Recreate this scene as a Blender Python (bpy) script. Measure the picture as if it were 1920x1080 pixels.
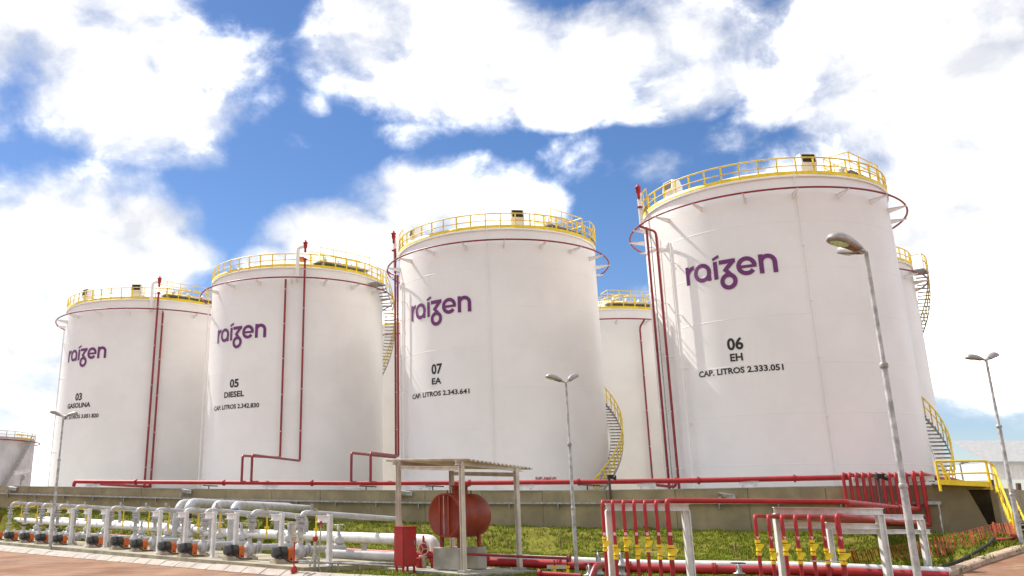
import bpy, bmesh, math, random
from mathutils import Vector, Matrix, noise
R_ = math.radians
random.seed(7)
for o in list(bpy.data.objects): bpy.data.objects.remove(o)
scene = bpy.context.scene
COL = scene.collection

# ------------------------------------------------------------------ camera
EYE, PITCH = 1.7, R_(16.89)
FPX, CX, CY = 1700.0, 720.0, 440.0
cam = bpy.data.cameras.new('camera'); cam_o = bpy.data.objects.new('camera', cam); COL.objects.link(cam_o)
cam_o.location = (0, 0, EYE); cam_o.rotation_euler = (math.pi/2 + PITCH, 0, 0)
cam.sensor_width = 36; cam.lens = 36*FPX/1920
cam.shift_x = (960-CX)/1920; cam.shift_y = -(540-CY)/1920
cam.clip_end = 6000; cam.clip_start = 0.1
scene.camera = cam_o
scene.render.resolution_x, scene.render.resolution_y = 1024, 576
FW = Vector((0, math.cos(PITCH), math.sin(PITCH))); UP = Vector((0, -math.sin(PITCH), math.cos(PITCH))); RT = Vector((1, 0, 0))
def ray(x, y): return RT*((x-CX)/FPX) - UP*((y-CY)/FPX) + FW
def P(x, y, Y):
    d = ray(x, y); return Vector((0, 0, EYE)) + d*(Y/d.y)
def G(x, y, z=0.0):
    d = ray(x, y); return Vector((0, 0, EYE)) + d*((z-EYE)/d.z)
def PX(X_over_px, Y): return P(X_over_px, 940, Y)
def hit(c, R, x, y):
    d = ray(x, y); u = Vector((d.x, d.y)); n = u.length; u /= n
    cc = Vector((c[0], c[1])); b = u.dot(cc); q = cc.dot(cc)-b*b
    s = b-math.sqrt(max(R*R-q, 0)); v = u*s-cc
    return math.atan2(v.y, v.x), EYE+s/n*d.z

# ------------------------------------------------------------------ world, sun, exposure
SUN_AZ, SUN_EL = math.atan2(-0.69, 0.72), R_(48)      # clockwise from +Y
SUN_STRENGTH, SKY_STRENGTH, CLOUD, EXPOSURE = 3.4, 0.066, 1.0, 0.92
w = bpy.data.worlds.new('World'); scene.world = w; w.use_nodes = True
NT = w.node_tree; N = NT.nodes; L = NT.links; N.clear()
def nd(t, **k):
    n = N.new(t)
    for a, v in k.items(): setattr(n, a, v)
    return n
def mth(op, a, b=None, c=None, clamp=False):
    n = nd('ShaderNodeMath', operation=op, use_clamp=clamp)
    for i, v in enumerate((a, b, c)):
        if v is None: continue
        if isinstance(v, (int, float)): n.inputs[i].default_value = v
        else: L.new(v, n.inputs[i])
    return n.outputs[0]
def dotc(vec, c):
    n = nd('ShaderNodeVectorMath', operation='DOT_PRODUCT'); L.new(vec, n.inputs[0]); n.inputs[1].default_value = c
    return n.outputs['Value']
tc = nd('ShaderNodeTexCoord'); nrm = nd('ShaderNodeVectorMath', operation='NORMALIZE'); L.new(tc.outputs['Generated'], nrm.inputs[0])
DIR = nrm.outputs[0]
sky = nd('ShaderNodeTexSky', sky_type='NISHITA', sun_disc=False)
sky.sun_elevation = SUN_EL; sky.sun_rotation = SUN_AZ % (2*math.pi); sky.altitude = 900; sky.air_density = 1.0; sky.dust_density = 0.3; sky.ozone_density = 2.0
hsv = nd('ShaderNodeHueSaturation'); hsv.inputs['Saturation'].default_value = 1.2; L.new(sky.outputs[0], hsv.inputs['Color'])
# cloud field: banks of cloud around chosen directions in view, noise elsewhere
blobs = [(60, 60, 360, 130), (230, 180, 230, 105), (350, 120, 120, 70), (385, 110, 55, 30), (1640, 230, 90, 60), (-120, 120, 150, 120), 
 (110, 470, 240, 150), (260, 420, 90, 60), (-60, 650, 300, 260), (320, 490, 80, 60), (60, 760, 220, 170),
 (760, 40, 150, 150), (880, 105, 245, 115), (1130, 100, 270, 100), (1050, 195, 85, 42), (1290, 165, 130, 58), (860, 160, 170, 60), 
 (1720, 60, 230, 160), (1800, 400, 330, 330), (1600, 190, 120, 85), (1470, 200, 90, 45), (1900, 180, 300, 300), (1830, 520, 230, 260), (1750, 250, 180, 140), (1760, 640, 190, 160), (1660, 240, 110, 90),
 (830, 390, 170, 85), (660, 450, 150, 70), (960, 420, 80, 55), (520, 500, 70, 40), (760, 340, 55, 35), (600, 580, 240, 80), (1640, 760, 130, 70)]
F = None
blobs = [b+(1.0,) for b in blobs]+[(500, 185, 90, 40, -0.12), (580, 200, 60, 40, -0.2), (560, 265, 70, 35, -0.15), (1080, 300, 110, 70, -0.55), (1230, 300, 100, 60, -0.55), (-10, 240, 60, 45, 0.15), (20, 315, 70, 30, -0.05), (770, 250, 100, 35, 0.0), (1400, 250, 110, 50, 0.0), (1165, 560, 90, 40, 0.0)]
for (bx_, by_, rx, ry, amp) in blobs:
    c = ray(bx_, by_).normalized(); e1 = Vector((c.y, -c.x, 0)).normalized(); e2 = e1.cross(c)*1.0
    sc = 1.0/(FPX*ray(bx_, by_).length)
    a = dotc(DIR, e1/(rx*sc)); b = dotc(DIR, e2/(ry*sc))
    q = mth('MULTIPLY_ADD', a, a, mth('MULTIPLY', b, b))
    # behind-the-camera mirror is excluded by the frame cap below
    f = mth('MULTIPLY_ADD', q, -1.0 if amp > 0.9 else -0.8, amp)
    F = f if F is None else mth('SMOOTH_MAX', F, f, 0.16)
F = mth('MAXIMUM', F, -1.6)
def fbm(scale, detail, rough, stretch, offs, dist=0.0):
    mp = nd('ShaderNodeMapping'); mp.inputs['Scale'].default_value = stretch; mp.inputs['Location'].default_value = offs; L.new(DIR, mp.inputs[0])
    n = nd('ShaderNodeTexNoise', noise_dimensions='3D'); n.inputs['Scale'].default_value = scale; n.inputs['Detail'].default_value = detail
    n.inputs['Roughness'].default_value = rough; n.inputs['Distortion'].default_value = dist; L.new(mp.outputs[0], n.inputs['Vector']); return n.outputs[0]
n1 = fbm(6.5, 10, 0.54, (1, 1, 1.35), (3.1, 1.7, 0.4), 0.25)
n2 = fbm(2.2, 4, 0.5, (1, 1, 1.6), (9.1, 4.7, 2.4))
nout = mth('MULTIPLY', mth('SUBTRACT', n2, 0.46), 7.0)
cap = dotc(DIR, ray(960, 540).normalized())
mr = nd('ShaderNodeMapRange', interpolation_type='SMOOTHSTEP'); L.new(cap, mr.inputs[0]); mr.inputs[1].default_value = math.cos(R_(44)); mr.inputs[2].default_value = math.cos(R_(34))
capm = mr.outputs[0]
FF = mth('ADD', mth('MULTIPLY', F, capm), mth('MULTIPLY', nout, mth('SUBTRACT', 1.0, capm)))
n4 = fbm(16.0, 8, 0.62, (1, 1, 1.2), (1.3, 7.7, 3.3), 0.3)
tot = mth('ADD', mth('ADD', mth('MULTIPLY', FF, 0.55), mth('MULTIPLY', mth('SUBTRACT', n1, 0.5), 2.5)), mth('MULTIPLY', mth('SUBTRACT', n4, 0.5), 0.9))
mr2 = nd('ShaderNodeMapRange', interpolation_type='SMOOTHSTEP'); L.new(tot, mr2.inputs[0]); mr2.inputs[1].default_value = -0.38; mr2.inputs[2].default_value = 0.60
mask = mth('MULTIPLY', mr2.outputs[0], 0.99)
# cloud body brightness: soft grey hollows in the thick parts
n3 = fbm(5.0, 6, 0.55, (1, 1, 1.8), (5.5, 2.2, 8.8), 0.2)
cr = nd('ShaderNodeValToRGB'); L.new(mth('ADD', mth('MULTIPLY', n3, 0.5), mth('ADD', mth('MULTIPLY', n1, 0.35), mth('MULTIPLY', n4, 0.15))), cr.inputs[0])
cr.color_ramp.elements[0].position = 0.42; cr.color_ramp.elements[0].color = (0.44, 0.452, 0.48, 1)
e_ = cr.color_ramp.elements.new(0.505); e_.color = (0.66, 0.655, 0.65, 1)
cr.color_ramp.elements[2].position = 0.67; cr.color_ramp.elements[2].color = (2.6, 2.52, 2.42, 1)
tint = nd('ShaderNodeMixRGB', blend_type='MULTIPLY'); tint.inputs[0].default_value = 1.0; L.new(hsv.outputs[0], tint.inputs[1]); tint.inputs[2].default_value = (1.02, 0.955, 1.02, 1)
bg1 = nd('ShaderNodeBackground'); L.new(tint.outputs[0], bg1.inputs[0]); bg1.inputs[1].default_value = SKY_STRENGTH
bg2 = nd('ShaderNodeBackground'); L.new(cr.outputs[0], bg2.inputs[0]); bg2.inputs[1].default_value = CLOUD
mx = nd('ShaderNodeMixShader'); L.new(mask, mx.inputs[0]); L.new(bg1.outputs[0], mx.inputs[1]); L.new(bg2.outputs[0], mx.inputs[2])
wo = nd('ShaderNodeOutputWorld'); L.new(mx.outputs[0], wo.inputs[0])
sl = bpy.data.lights.new('sun', 'SUN'); sl.energy = SUN_STRENGTH; sl.angle = R_(0.53); sl.color = (1.0, 0.955, 0.89)
so = bpy.data.objects.new('sun', sl); COL.objects.link(so)
sd = Vector((math.sin(SUN_AZ)*math.cos(SUN_EL), math.cos(SUN_AZ)*math.cos(SUN_EL), math.sin(SUN_EL)))
so.rotation_euler = sd.to_track_quat('Z', 'Y').to_euler(); so.location = sd*200
vs = scene.view_settings; vs.view_transform = 'Standard'; vs.look = 'None'; vs.exposure = EXPOSURE; vs.gamma = 1; vs.use_curve_mapping = False

# ------------------------------------------------------------------ materials
MATS = {}
def mat(name, col, rough=0.5, metal=0.0, var=0.08, scale=3.0, col2=None, bump=0.0, bscale=30.0, spec=0.5, streak=0.0, streak_col=(0.3, 0.24, 0.17), lo=0.4, hi=0.62, stretch=(1, 1, 1)):
    m = bpy.data.materials.new(name); m.use_nodes = True; t = m.node_tree; b = t.nodes['Principled BSDF']
    b.inputs['Roughness'].default_value = rough; b.inputs['Metallic'].default_value = metal; b.inputs['Specular IOR Level'].default_value = spec
    c = t.nodes.new('ShaderNodeTexCoord'); mp = t.nodes.new('ShaderNodeMapping'); mp.inputs['Scale'].default_value = stretch
    t.links.new(c.outputs['Object'], mp.inputs[0])
    n = t.nodes.new('ShaderNodeTexNoise'); n.inputs['Scale'].default_value = scale; n.inputs['Detail'].default_value = 7; n.inputs['Roughness'].default_value = 0.6
    t.links.new(mp.outputs[0], n.inputs['Vector'])
    r = t.nodes.new('ShaderNodeValToRGB'); t.links.new(n.outputs[0], r.inputs[0])
    c2 = col2 or tuple(max(0, x*(1-var*2)) for x in col)
    r.color_ramp.elements[0].position = lo; r.color_ramp.elements[0].color = (*c2, 1)
    r.color_ramp.elements[1].position = hi; r.color_ramp.elements[1].color = (*[min(1, x*(1+var*0.3)) for x in col], 1)
    out = r.outputs[0]
    if streak:
        m2 = t.nodes.new('ShaderNodeMapping'); m2.inputs['Scale'].default_value = (2.2, 2.2, 0.10); t.links.new(c.outputs['Object'], m2.inputs[0])
        s = t.nodes.new('ShaderNodeTexNoise'); s.inputs['Scale'].default_value = 2.0; s.inputs['Detail'].default_value = 6; t.links.new(m2.outputs[0], s.inputs['Vector'])
        rr = t.nodes.new('ShaderNodeMapRange'); t.links.new(s.outputs[0], rr.inputs[0]); rr.inputs[1].default_value = 0.52; rr.inputs[2].default_value = 0.85; rr.inputs[4].default_value = streak
        mm = t.nodes.new('ShaderNodeMixRGB'); t.links.new(rr.outputs[0], mm.inputs[0]); t.links.new(out, mm.inputs[1]); mm.inputs[2].default_value = (*streak_col, 1); out = mm.outputs[0]
    t.links.new(out, b.inputs['Base Color'])
    if bump:
        bn = t.nodes.new('ShaderNodeTexNoise'); bn.inputs['Scale'].default_value = bscale; bn.inputs['Detail'].default_value = 6; t.links.new(mp.outputs[0], bn.inputs['Vector'])
        bp = t.nodes.new('ShaderNodeBump'); bp.inputs['Strength'].default_value = bump; bp.inputs['Distance'].default_value = 0.05
        t.links.new(bn.outputs[0], bp.inputs['Height']); t.links.new(bp.outputs[0], b.inputs['Normal'])
    MATS[name] = m; return m
mat('tank_white', (0.865, 0.835, 0.80), 0.42, var=0.025, scale=0.35, streak=0.05, streak_col=(0.55, 0.47, 0.40), bump=0.02, bscale=1.2)
mat('white_paint', (0.80, 0.785, 0.76), 0.45, var=0.08, scale=4, streak=0.18)
mat('yellow', (0.87, 0.61, 0.015), 0.45, var=0.08, scale=3)
mat('dark_red', (0.29, 0.022, 0.024), 0.42, var=0.1)
mat('red', (0.40, 0.012, 0.015), 0.55, var=0.10, scale=2.5)
mat('cabinet_red', (0.40, 0.012, 0.010), 0.45, var=0.10, scale=2.0, streak=0.1)
mat('oxide_red', (0.30, 0.045, 0.018), 0.5, var=0.12, scale=2.5, streak=0.22, streak_col=(0.16, 0.03, 0.015))
mat('purple', (0.165, 0.022, 0.150), 0.5, var=0.04)
mat('black_ink', (0.025, 0.024, 0.022), 0.6, var=0.1)
mat('red_ink', (0.35, 0.03, 0.03), 0.6, var=0.1)
mat('dark', (0.016, 0.013, 0.011), 0.7, var=0.2)
mat('grey_pipe', (0.50, 0.49, 0.48), 0.42, var=0.12, scale=3, streak=0.15, spec=0.6)
mat('galv', (0.42, 0.415, 0.40), 0.45, metal=0.35, var=0.18, scale=6)
mat('pole_grey', (0.48, 0.46, 0.43), 0.5, metal=0.2, var=0.22, scale=5, streak=0.25)
mat('lamp_body', (0.38, 0.35, 0.33), 0.45, metal=0.2, var=0.12, scale=8)
mat('lamp_under', (0.20, 0.14, 0.09), 0.5, var=0.1, scale=8)
mat('glass_green', (0.22, 0.62, 0.28), 0.12, var=0.2, scale=30, col2=(0.7, 0.9, 0.72), spec=0.8)
mat('motor', (0.075, 0.072, 0.07), 0.5, var=0.2, scale=12)
mat('orange', (0.62, 0.13, 0.018), 0.45, var=0.1, scale=6)
mat('plinth', (0.55, 0.45, 0.33), 0.8, var=0.15, scale=6, bump=0.2)
mat('wall_concrete', (0.345, 0.275, 0.16), 0.85, var=0.13, scale=0.8, streak=0.28, streak_col=(0.19, 0.145, 0.085), bump=0.15, bscale=9)
mat('concrete', (0.40, 0.375, 0.31), 0.85, var=0.14, scale=1.5, bump=0.2, bscale=14)
mat('concrete_side', (0.36, 0.315, 0.215), 0.85, var=0.16, scale=1.5, streak=0.2, bump=0.2, bscale=14)
mat('kerb_stone', (0.43, 0.36, 0.30), 0.85, var=0.12, scale=2.2, streak=0.22, streak_col=(0.42, 0.23, 0.14), bump=0.3, bscale=14)
mat('kerb_brown', (0.48, 0.35, 0.25), 0.85, var=0.14, scale=2.2, bump=0.3, bscale=14)
mat('earth', (0.29, 0.165, 0.10), 0.95, var=0.2, scale=0.55, col2=(0.185, 0.09, 0.05), bump=0.7, bscale=4.0, spec=0.15, lo=0.36, hi=0.64, stretch=(1.2, 0.5, 1))
def earth_detail():
    m = MATS['earth']; t = m.node_tree; b = t.nodes['Principled BSDF']; src = b.inputs['Base Color'].links[0].from_socket
    c = t.nodes.new('ShaderNodeTexCoord'); mp = t.nodes.new('ShaderNodeMapping'); mp.inputs['Rotation'].default_value = (0, 0, R_(47)); mp.inputs['Scale'].default_value = (0.22, 1.3, 1); t.links.new(c.outputs['Object'], mp.inputs[0])
    for sc_, lo_, hi_, cc, am in ((1.0, 0.50, 0.66, (0.22, 0.18, 0.155), 0.8), (3.2, 0.56, 0.70, (0.40, 0.28, 0.19), 0.7), (5.0, 0.60, 0.72, (0.12, 0.07, 0.045), 0.7)):
        n = t.nodes.new('ShaderNodeTexNoise'); n.inputs['Scale'].default_value = sc_; n.inputs['Detail'].default_value = 8; n.inputs['Roughness'].default_value = 0.65; t.links.new(mp.outputs[0], n.inputs['Vector'])
        r = t.nodes.new('ShaderNodeMapRange'); t.links.new(n.outputs[0], r.inputs[0]); r.inputs[1].default_value = lo_; r.inputs[2].default_value = hi_; r.inputs[4].default_value = am
        x = t.nodes.new('ShaderNodeMixRGB'); t.links.new(r.outputs[0], x.inputs[0]); t.links.new(src, x.inputs[1]); x.inputs[2].default_value = (*cc, 1); src = x.outputs[0]
    t.links.new(src, b.inputs['Base Color'])
earth_detail()
mat('soil', (0.26, 0.13, 0.065), 0.95, var=0.2, scale=1.5, bump=0.5, bscale=9, spec=0.1)
mat('turf', (0.17, 0.175, 0.018), 0.9, scale=1.6, col2=(0.125, 0.10, 0.02), bump=0.9, bscale=7, spec=0.1, lo=0.38, hi=0.6)
mat('blade', (0.185, 0.24, 0.012), 0.8, scale=0.9, col2=(0.13, 0.15, 0.012), spec=0.15, lo=0.40, hi=0.6)
mat('shed_paint', (0.62, 0.55, 0.46), 0.6, var=0.1, scale=3, streak=0.3, streak_col=(0.40, 0.23, 0.10))
mat('roof_sheet', (0.58, 0.50, 0.41), 0.55, var=0.12, scale=2, streak=0.2)
mat('net_orange', (0.38, 0.065, 0.012), 0.7, var=0.15, scale=3)
mat('hose', (0.02, 0.015, 0.013), 0.9, var=0.2, scale=3)
mat('wood', (0.26, 0.17, 0.09), 0.8, var=0.2, scale=6)
mat('sign_plate', (0.66, 0.58, 0.46), 0.6, var=0.1, scale=8)
mat('blue_band', (0.02, 0.03, 0.22), 0.5)
mat('brown_band', (0.05, 0.03, 0.02), 0.5)
mat('tag_pink', (0.75, 0.45, 0.45), 0.6)
mat('brown_post', (0.085, 0.045, 0.035), 0.6)
mat('cladding', (0.82, 0.80, 0.77), 0.5, var=0.06, scale=1, streak=0.12)
mat('old_tank', (0.64, 0.63, 0.62), 0.5, var=0.10, scale=0.4, streak=0.35, streak_col=(0.36, 0.22, 0.13))
mat('roof_grey', (0.40, 0.39, 0.38), 0.6, var=0.1)

# ------------------------------------------------------------------ mesh helpers
class MB:
    def __init__(s): s.v = []; s.f = []; s.sm = []
    def add(s, vs_, fs_, smooth=False):
        o = len(s.v); s.v += [tuple(v) for v in vs_]; s.f += [tuple(i+o for i in f) for f in fs_]; s.sm += [smooth]*len(fs_); return s
    def box(s, c, size, rz=0.0, ax=None):
        hx, hy, hz = [k/2 for k in size]; c = Vector(c)
        if ax is None: ax = (Vector((math.cos(rz), math.sin(rz), 0)), Vector((-math.sin(rz), math.cos(rz), 0)), Vector((0, 0, 1)))
        vs_ = [c+ax[0]*(hx*a)+ax[1]*(hy*b)+ax[2]*(hz*d) for d in (-1, 1) for b in (-1, 1) for a in (-1, 1)]
        return s.add(vs_, [(0, 2, 3, 1), (4, 5, 7, 6), (0, 1, 5, 4), (2, 6, 7, 3), (0, 4, 6, 2), (1, 3, 7, 5)])
    def bar(s, a, b, wdt, hgt, up=(0, 0, 1)):
        a = Vector(a); b = Vector(b); d = (b-a); l = d.length; d.normalize(); u = Vector(up)
        if abs(d.dot(u)) > 0.98: u = Vector((0, 1, 0))
        sd_ = d.cross(u).normalized(); u = sd_.cross(d).normalized()
        return s.box((a+b)/2, (l, wdt, hgt), ax=(d, sd_, u))
    def ibeam(s, a, b, wdt, hgt, up=(0, 0, 1), tk=0.02):
        a = Vector(a); b = Vector(b); d = (b-a).normalized(); u = Vector(up)
        if abs(d.dot(u)) > 0.98: u = Vector((0, 1, 0))
        sd_ = d.cross(u).normalized(); u = sd_.cross(d).normalized()
        s.bar(a+u*(hgt/2-tk/2), b+u*(hgt/2-tk/2), wdt, tk, u); s.bar(a-u*(hgt/2-tk/2), b-u*(hgt/2-tk/2), wdt, tk, u)
        s.bar(a, b, tk*0.8, hgt-2*tk-0.002, u); return s
    def tube(s, pts, r, seg=10, bend=0.0, cap=True, closed=False, nb=5):
        pts = [Vector(p) for p in pts]
        if bend and not closed:
            q = [pts[0]]
            for i in range(1, len(pts)-1):
                a, p, c = pts[i-1], pts[i], pts[i+1]; d1 = (a-p); d2 = (c-p); k = min(bend, d1.length*0.48, d2.length*0.48)
                p1 = p+d1.normalized()*k; p2 = p+d2.normalized()*k
                for j in range(nb+1):
                    t = j/nb; q.append(p1*(1-t)**2+p*2*t*(1-t)+p2*t*t)
            q.append(pts[-1]); pts = q
        n = len(pts); rr = r if isinstance(r, (list, tuple)) else [r]*n
        def tan(i):
            if closed: return (pts[(i+1) % n]-pts[i-1]).normalized()
            if i == 0: return (pts[1]-pts[0]).normalized()
            if i == n-1: return (pts[-1]-pts[-2]).normalized()
            return ((pts[i+1]-pts[i]).normalized()+(pts[i]-pts[i-1]).normalized()).normalized()
        t0 = tan(0); ref = Vector((0, 0, 1)) if abs(t0.z) < 0.9 else Vector((1, 0, 0))
        nx = t0.cross(ref).normalized(); vs_ = []; pt = t0
        for i in range(n):
            t = tan(i); ax = pt.cross(t)
            if ax.length > 1e-6: nx = Matrix.Rotation(math.atan2(ax.length, pt.dot(t)), 3, ax.normalized()) @ nx
            nx = (nx-t*nx.dot(t)).normalized(); by = t.cross(nx); pt = t
            for k in range(seg):
                a = 2*math.pi*k/seg; vs_.append(pts[i]+(nx*math.cos(a)+by*math.sin(a))*rr[i])
        fs_ = []
        for i in range(n if closed else n-1):
            j = (i+1) % n
            for k in range(seg): fs_.append((i*seg+k, i*seg+(k+1) % seg, j*seg+(k+1) % seg, j*seg+k))
        s.add(vs_, fs_, True)
        if cap and not closed:
            o = len(s.v)-len(vs_)
            s.f += [tuple(o+k for k in range(seg))[::-1], tuple(o+(n-1)*seg+k for k in range(seg))]; s.sm += [False, False]
        return s
    def cyl(s, a, b, r, seg=14): return s.tube([a, b], r, seg)
    def lathe(s, prof, c, axis=(0, 0, 1), seg=24, smooth=True):
        ax = Vector(axis).normalized(); ref = Vector((0, 0, 1)) if abs(ax.z) < 0.9 else Vector((1, 0, 0))
        nx = ax.cross(ref).normalized(); ny = ax.cross(nx); c = Vector(c); vs_ = []
        for r, h in prof:
            for k in range(seg):
                a = 2*math.pi*k/seg; vs_.append(c+ax*h+(nx*math.cos(a)+ny*math.sin(a))*r)
        fs_ = [(i*seg+k, i*seg+(k+1) % seg, (i+1)*seg+(k+1) % seg, (i+1)*seg+k) for i in range(len(prof)-1) for k in range(seg)]
        return s.add(vs_, fs_, smooth)
    def prism(s, poly, dvec):
        poly = [Vector(p) for p in poly]; d = Vector(dvec); n = len(poly)
        vs_ = poly+[p+d for p in poly]; fs_ = [tuple(range(n))[::-1], tuple(range(n, 2*n))]+[(i, (i+1) % n, n+(i+1) % n, n+i) for i in range(n)]
        return s.add(vs_, fs_)
    def mesh(s, name, off=(0, 0, 0)):
        me = bpy.data.meshes.new(name); o = Vector(off)
        me.from_pydata([tuple(Vector(v)-o) for v in s.v], [], s.f)
        me.polygons.foreach_set('use_smooth', s.sm); me.update()
        if any(s.sm) and not all(s.sm): me.set_sharp_from_angle(angle=R_(50))
        return me
def wloc(o):
    v = Vector((0, 0, 0))
    while o is not None: v = v+o.location; o = o.parent
    return v
def fixn(me):
    bm = bmesh.new(); bm.from_mesh(me); bmesh.ops.recalc_face_normals(bm, faces=bm.faces); bm.to_mesh(me); bm.free()
def obj(name, mb, m, parent=None, norm=True):
    me = mb.mesh(name, wloc(parent) if parent else (0, 0, 0)) if isinstance(mb, MB) else mb
    if norm and isinstance(mb, MB): fixn(me)
    if not me.materials: me.materials.append(MATS[m])
    o = bpy.data.objects.new(name, me); COL.objects.link(o); o.parent = parent; return o
def thing(name, label, cat, loc, group=None):
    o = bpy.data.objects.new(name, None); COL.objects.link(o); o.location = loc; o.empty_display_size = 0.3
    return tag(o, label, cat, group)
def tag(o, label, cat, group=None):
    o['label'] = label; o['category'] = cat
    if group: o['group'] = group
    return o
def struct(o, kind='structure'): o['kind'] = kind; return o
def inst(name, me, m, parent, M):
    o = bpy.data.objects.new(name, me); COL.objects.link(o); o.parent = parent; o.matrix_local = M
    if not me.materials: me.materials.append(MATS[m])
    return o
def copy_tree(o, parent=None):
    c = o.copy(); COL.objects.link(c); c.parent = parent
    for ch in list(o.children): copy_tree(ch, c)
    return c
def lerp_tab(tab, x):
    if x <= tab[0][0]: (a, b) = tab[0], tab[1]
    elif x >= tab[-1][0]: (a, b) = tab[-2], tab[-1]
    else:
        for i in range(len(tab)-1):
            if tab[i][0] <= x <= tab[i+1][0]: (a, b) = tab[i], tab[i+1]; break
    return a[1]+(b[1]-a[1])*(x-a[0])/(b[0]-a[0])
ORD = ['first', 'second', 'third', 'fourth', 'fifth', 'sixth', 'seventh', 'eighth', 'ninth', 'tenth', 'eleventh', 'twelfth', 'thirteenth', 'fourteenth']

# ------------------------------------------------------------------ setting: ground, kerbs, bank
ROAD_Z = -0.13
mb = MB()
xs = [-3000, -300, -60, -30, -15, 0, 15, 30, 60, 300, 3000]; ys = [-300, -30, 0, 10, 20, 30, 40, 60, 90, 300, 5000]
mb.add([(x, y, ROAD_Z) for y in ys for x in xs], [(j*11+i, j*11+i+1, (j+1)*11+i+1, (j+1)*11+i) for j in range(10) for i in range(10)])
struct(obj('ground', mb, 'earth'))
# wall line in plan
W0, W1 = Vector((-34.0, 66.2)), Vector((22.9, 38.0)); WD = (W1-W0).normalized(); WN = Vector((WD.y, -WD.x))   # WN points to the camera side
if WN.y > 0: WN = -WN
WL = (W1-W0).length
TOPT = [(-160, 909), (0, 912), (200, 915), (400, 918), (720, 920.5), (1080, 921), (1300, 918), (1500, 914), (1760, 911)]
BOTT = [(-160, 944), (0, 953), (200, 960), (400, 969), (750, 980), (1100, 990), (1500, 1000), (1760, 1006)]
def px_of(p):
    q = Vector((p[0], p[1], (p[2] if len(p) > 2 else EYE))) - Vector((0, 0, EYE)); z = q.dot(FW); return CX+FPX*q.dot(RT)/z, CY-FPX*q.dot(UP)/z
def wall_pt(s): return W0+WD*s
def wall_z(s, tab):
    p = wall_pt(s); x = px_of(p)[0]; return P(x, lerp_tab(tab, x), p.y).z
def s_of_px(x):
    lo, hi = 0.0, WL+10
    for _ in range(50):
        m_ = (lo+hi)/2
        if px_of(wall_pt(m_))[0] < x: lo = m_
        else: hi = m_
    return lo
def G2(x, y, z): g = G(x, y, z); return Vector((g.x, g.y))
RK = [(1690, 1108, 0.0), (1740, 1090, 0.02), (1780, 1075, 0.10), (1850, 1050, 0.33), (1920, 1028, 0.58), (1990, 1008, 0.84), (2120, 975, 1.3)]
RKP = [(G2(*k), k[2]) for k in RK]
KERB = [Vector(p) for p in ((-27.0, 54.6), (-17.4, 43.9), (-11.5, 37.2), (-3.75, 28.6), (-1.9, 26.6), (0.3, 25.0), (3.0, 20.0), (7.0, 14.6), (10.0, 16.0))]+[p for p, z in RKP]
def inside(p, poly):
    c = False; n = len(poly)
    for i in range(n):
        a, b = poly[i], poly[(i+1) % n]
        if (a[1] > p[1]) != (b[1] > p[1]) and p[0] < (b[0]-a[0])*(p[1]-a[1])/(b[1]-a[1])+a[0]: c = not c
    return c
LAWN = [W0-WD*2]+[wall_pt(WL)]+[Vector((27.5, 41)), Vector((38, 52)), Vector((45, 52))]+KERB[::-1]
def bank_z(x, y):
    v = Vector((x, y))-W0; s = v.dot(WD); d = v.dot(WN); zb = wall_z(max(0, min(s, WL)), BOTT)
    wd = 6.0 if s > 30 else max(2.4, 6.0-(30-s)*0.17)
    t = max(0.0, min(1.0, d/wd)); k = 1-t*t*(3-2*t)
    if d < 0: k = 1
    z = zb*k
    if x > 9:
        dk, zk = 1e9, 0
        for (a, za), (b, zb_) in zip(RKP[:-1], RKP[1:]):
            ab = b-a; f_ = max(0, min(1, (Vector((x, y))-a).dot(ab)/ab.length_squared)); dd = (a+ab*f_-Vector((x, y))).length
            if dd < dk: dk, zk = dd, za+(zb_-za)*f_
        dw = max(d, 0.0); zr = (zb*dk+zk*dw)/(dk+dw+1e-6); w_ = max(0, min(1, (x-11)/7)); w_ = w_*w_*(3-2*w_); z = z*(1-w_)+zr*w_
    return z
SLAB_EDGE = [Vector((-27.6, 59.0)), Vector((-19.4, 48.6)), Vector((-8.2, 34.6)), Vector((-3.87, 29.3)), Vector((-2.3, 27.5))]
UAX = Vector((0.776, 0.63)); WAX = Vector((0.63, -0.776))
SLAB = SLAB_EDGE+[SLAB_EDGE[-1]+UAX*3.6, SLAB_EDGE[0]+UAX*3.6]
SHED = [Vector((0.2, 28.75)), Vector((2.15, 26.1)), Vector((4.2, 27.7)), Vector((2.25, 30.3))]
STRIPPOLY = KERB[:6]+SLAB_EDGE[::-1]
def lawn_z(x, y):
    b = bank_z(x, y)
    return b-0.02+(noise.noise(Vector((x*1.3, y*1.3, 0)))*0.10+noise.noise(Vector((x*3.1, y*3.1, 4)))*0.05)*(0.25+min(1, b*1.5)*0.9)
def T(px, py, h=0.0, Y0=18.0):
    """the spot on the bank seen at a picture position, h above the turf"""
    Y = Y0
    while Y < 60:
        p = P(px, py, Y)
        if p.z <= bank_z(p.x, p.y)+h: return p
        Y += 0.08
    return p
gx0, gy0, st = -36.0, 13.0, 0.3
nxg, nyg = int(78/st), int(55/st)
idx = {}; verts = []; faces = []
ok = {}
for j in range(nyg+1):
    for i in range(nxg+1):
        x, y = gx0+i*st, gy0+j*st
        if inside((x, y), LAWN): ok[(i, j)] = True
def gv(i, j):
    if (i, j) not in idx:
        x, y = gx0+i*st, gy0+j*st; z = lawn_z(x, y)
        if inside((x, y), SLAB) or inside((x, y), STRIPPOLY) or inside((x, y), SHED): z = min(z, 0)-0.14
        idx[(i, j)] = len(verts); verts.append((x, y, z))
    return idx[(i, j)]
for (i, j) in list(ok):
    if (i+1, j) in ok and (i, j+1) in ok and (i+1, j+1) in ok: faces.append((gv(i, j), gv(i+1, j), gv(i+1, j+1), gv(i, j+1)))
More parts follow.
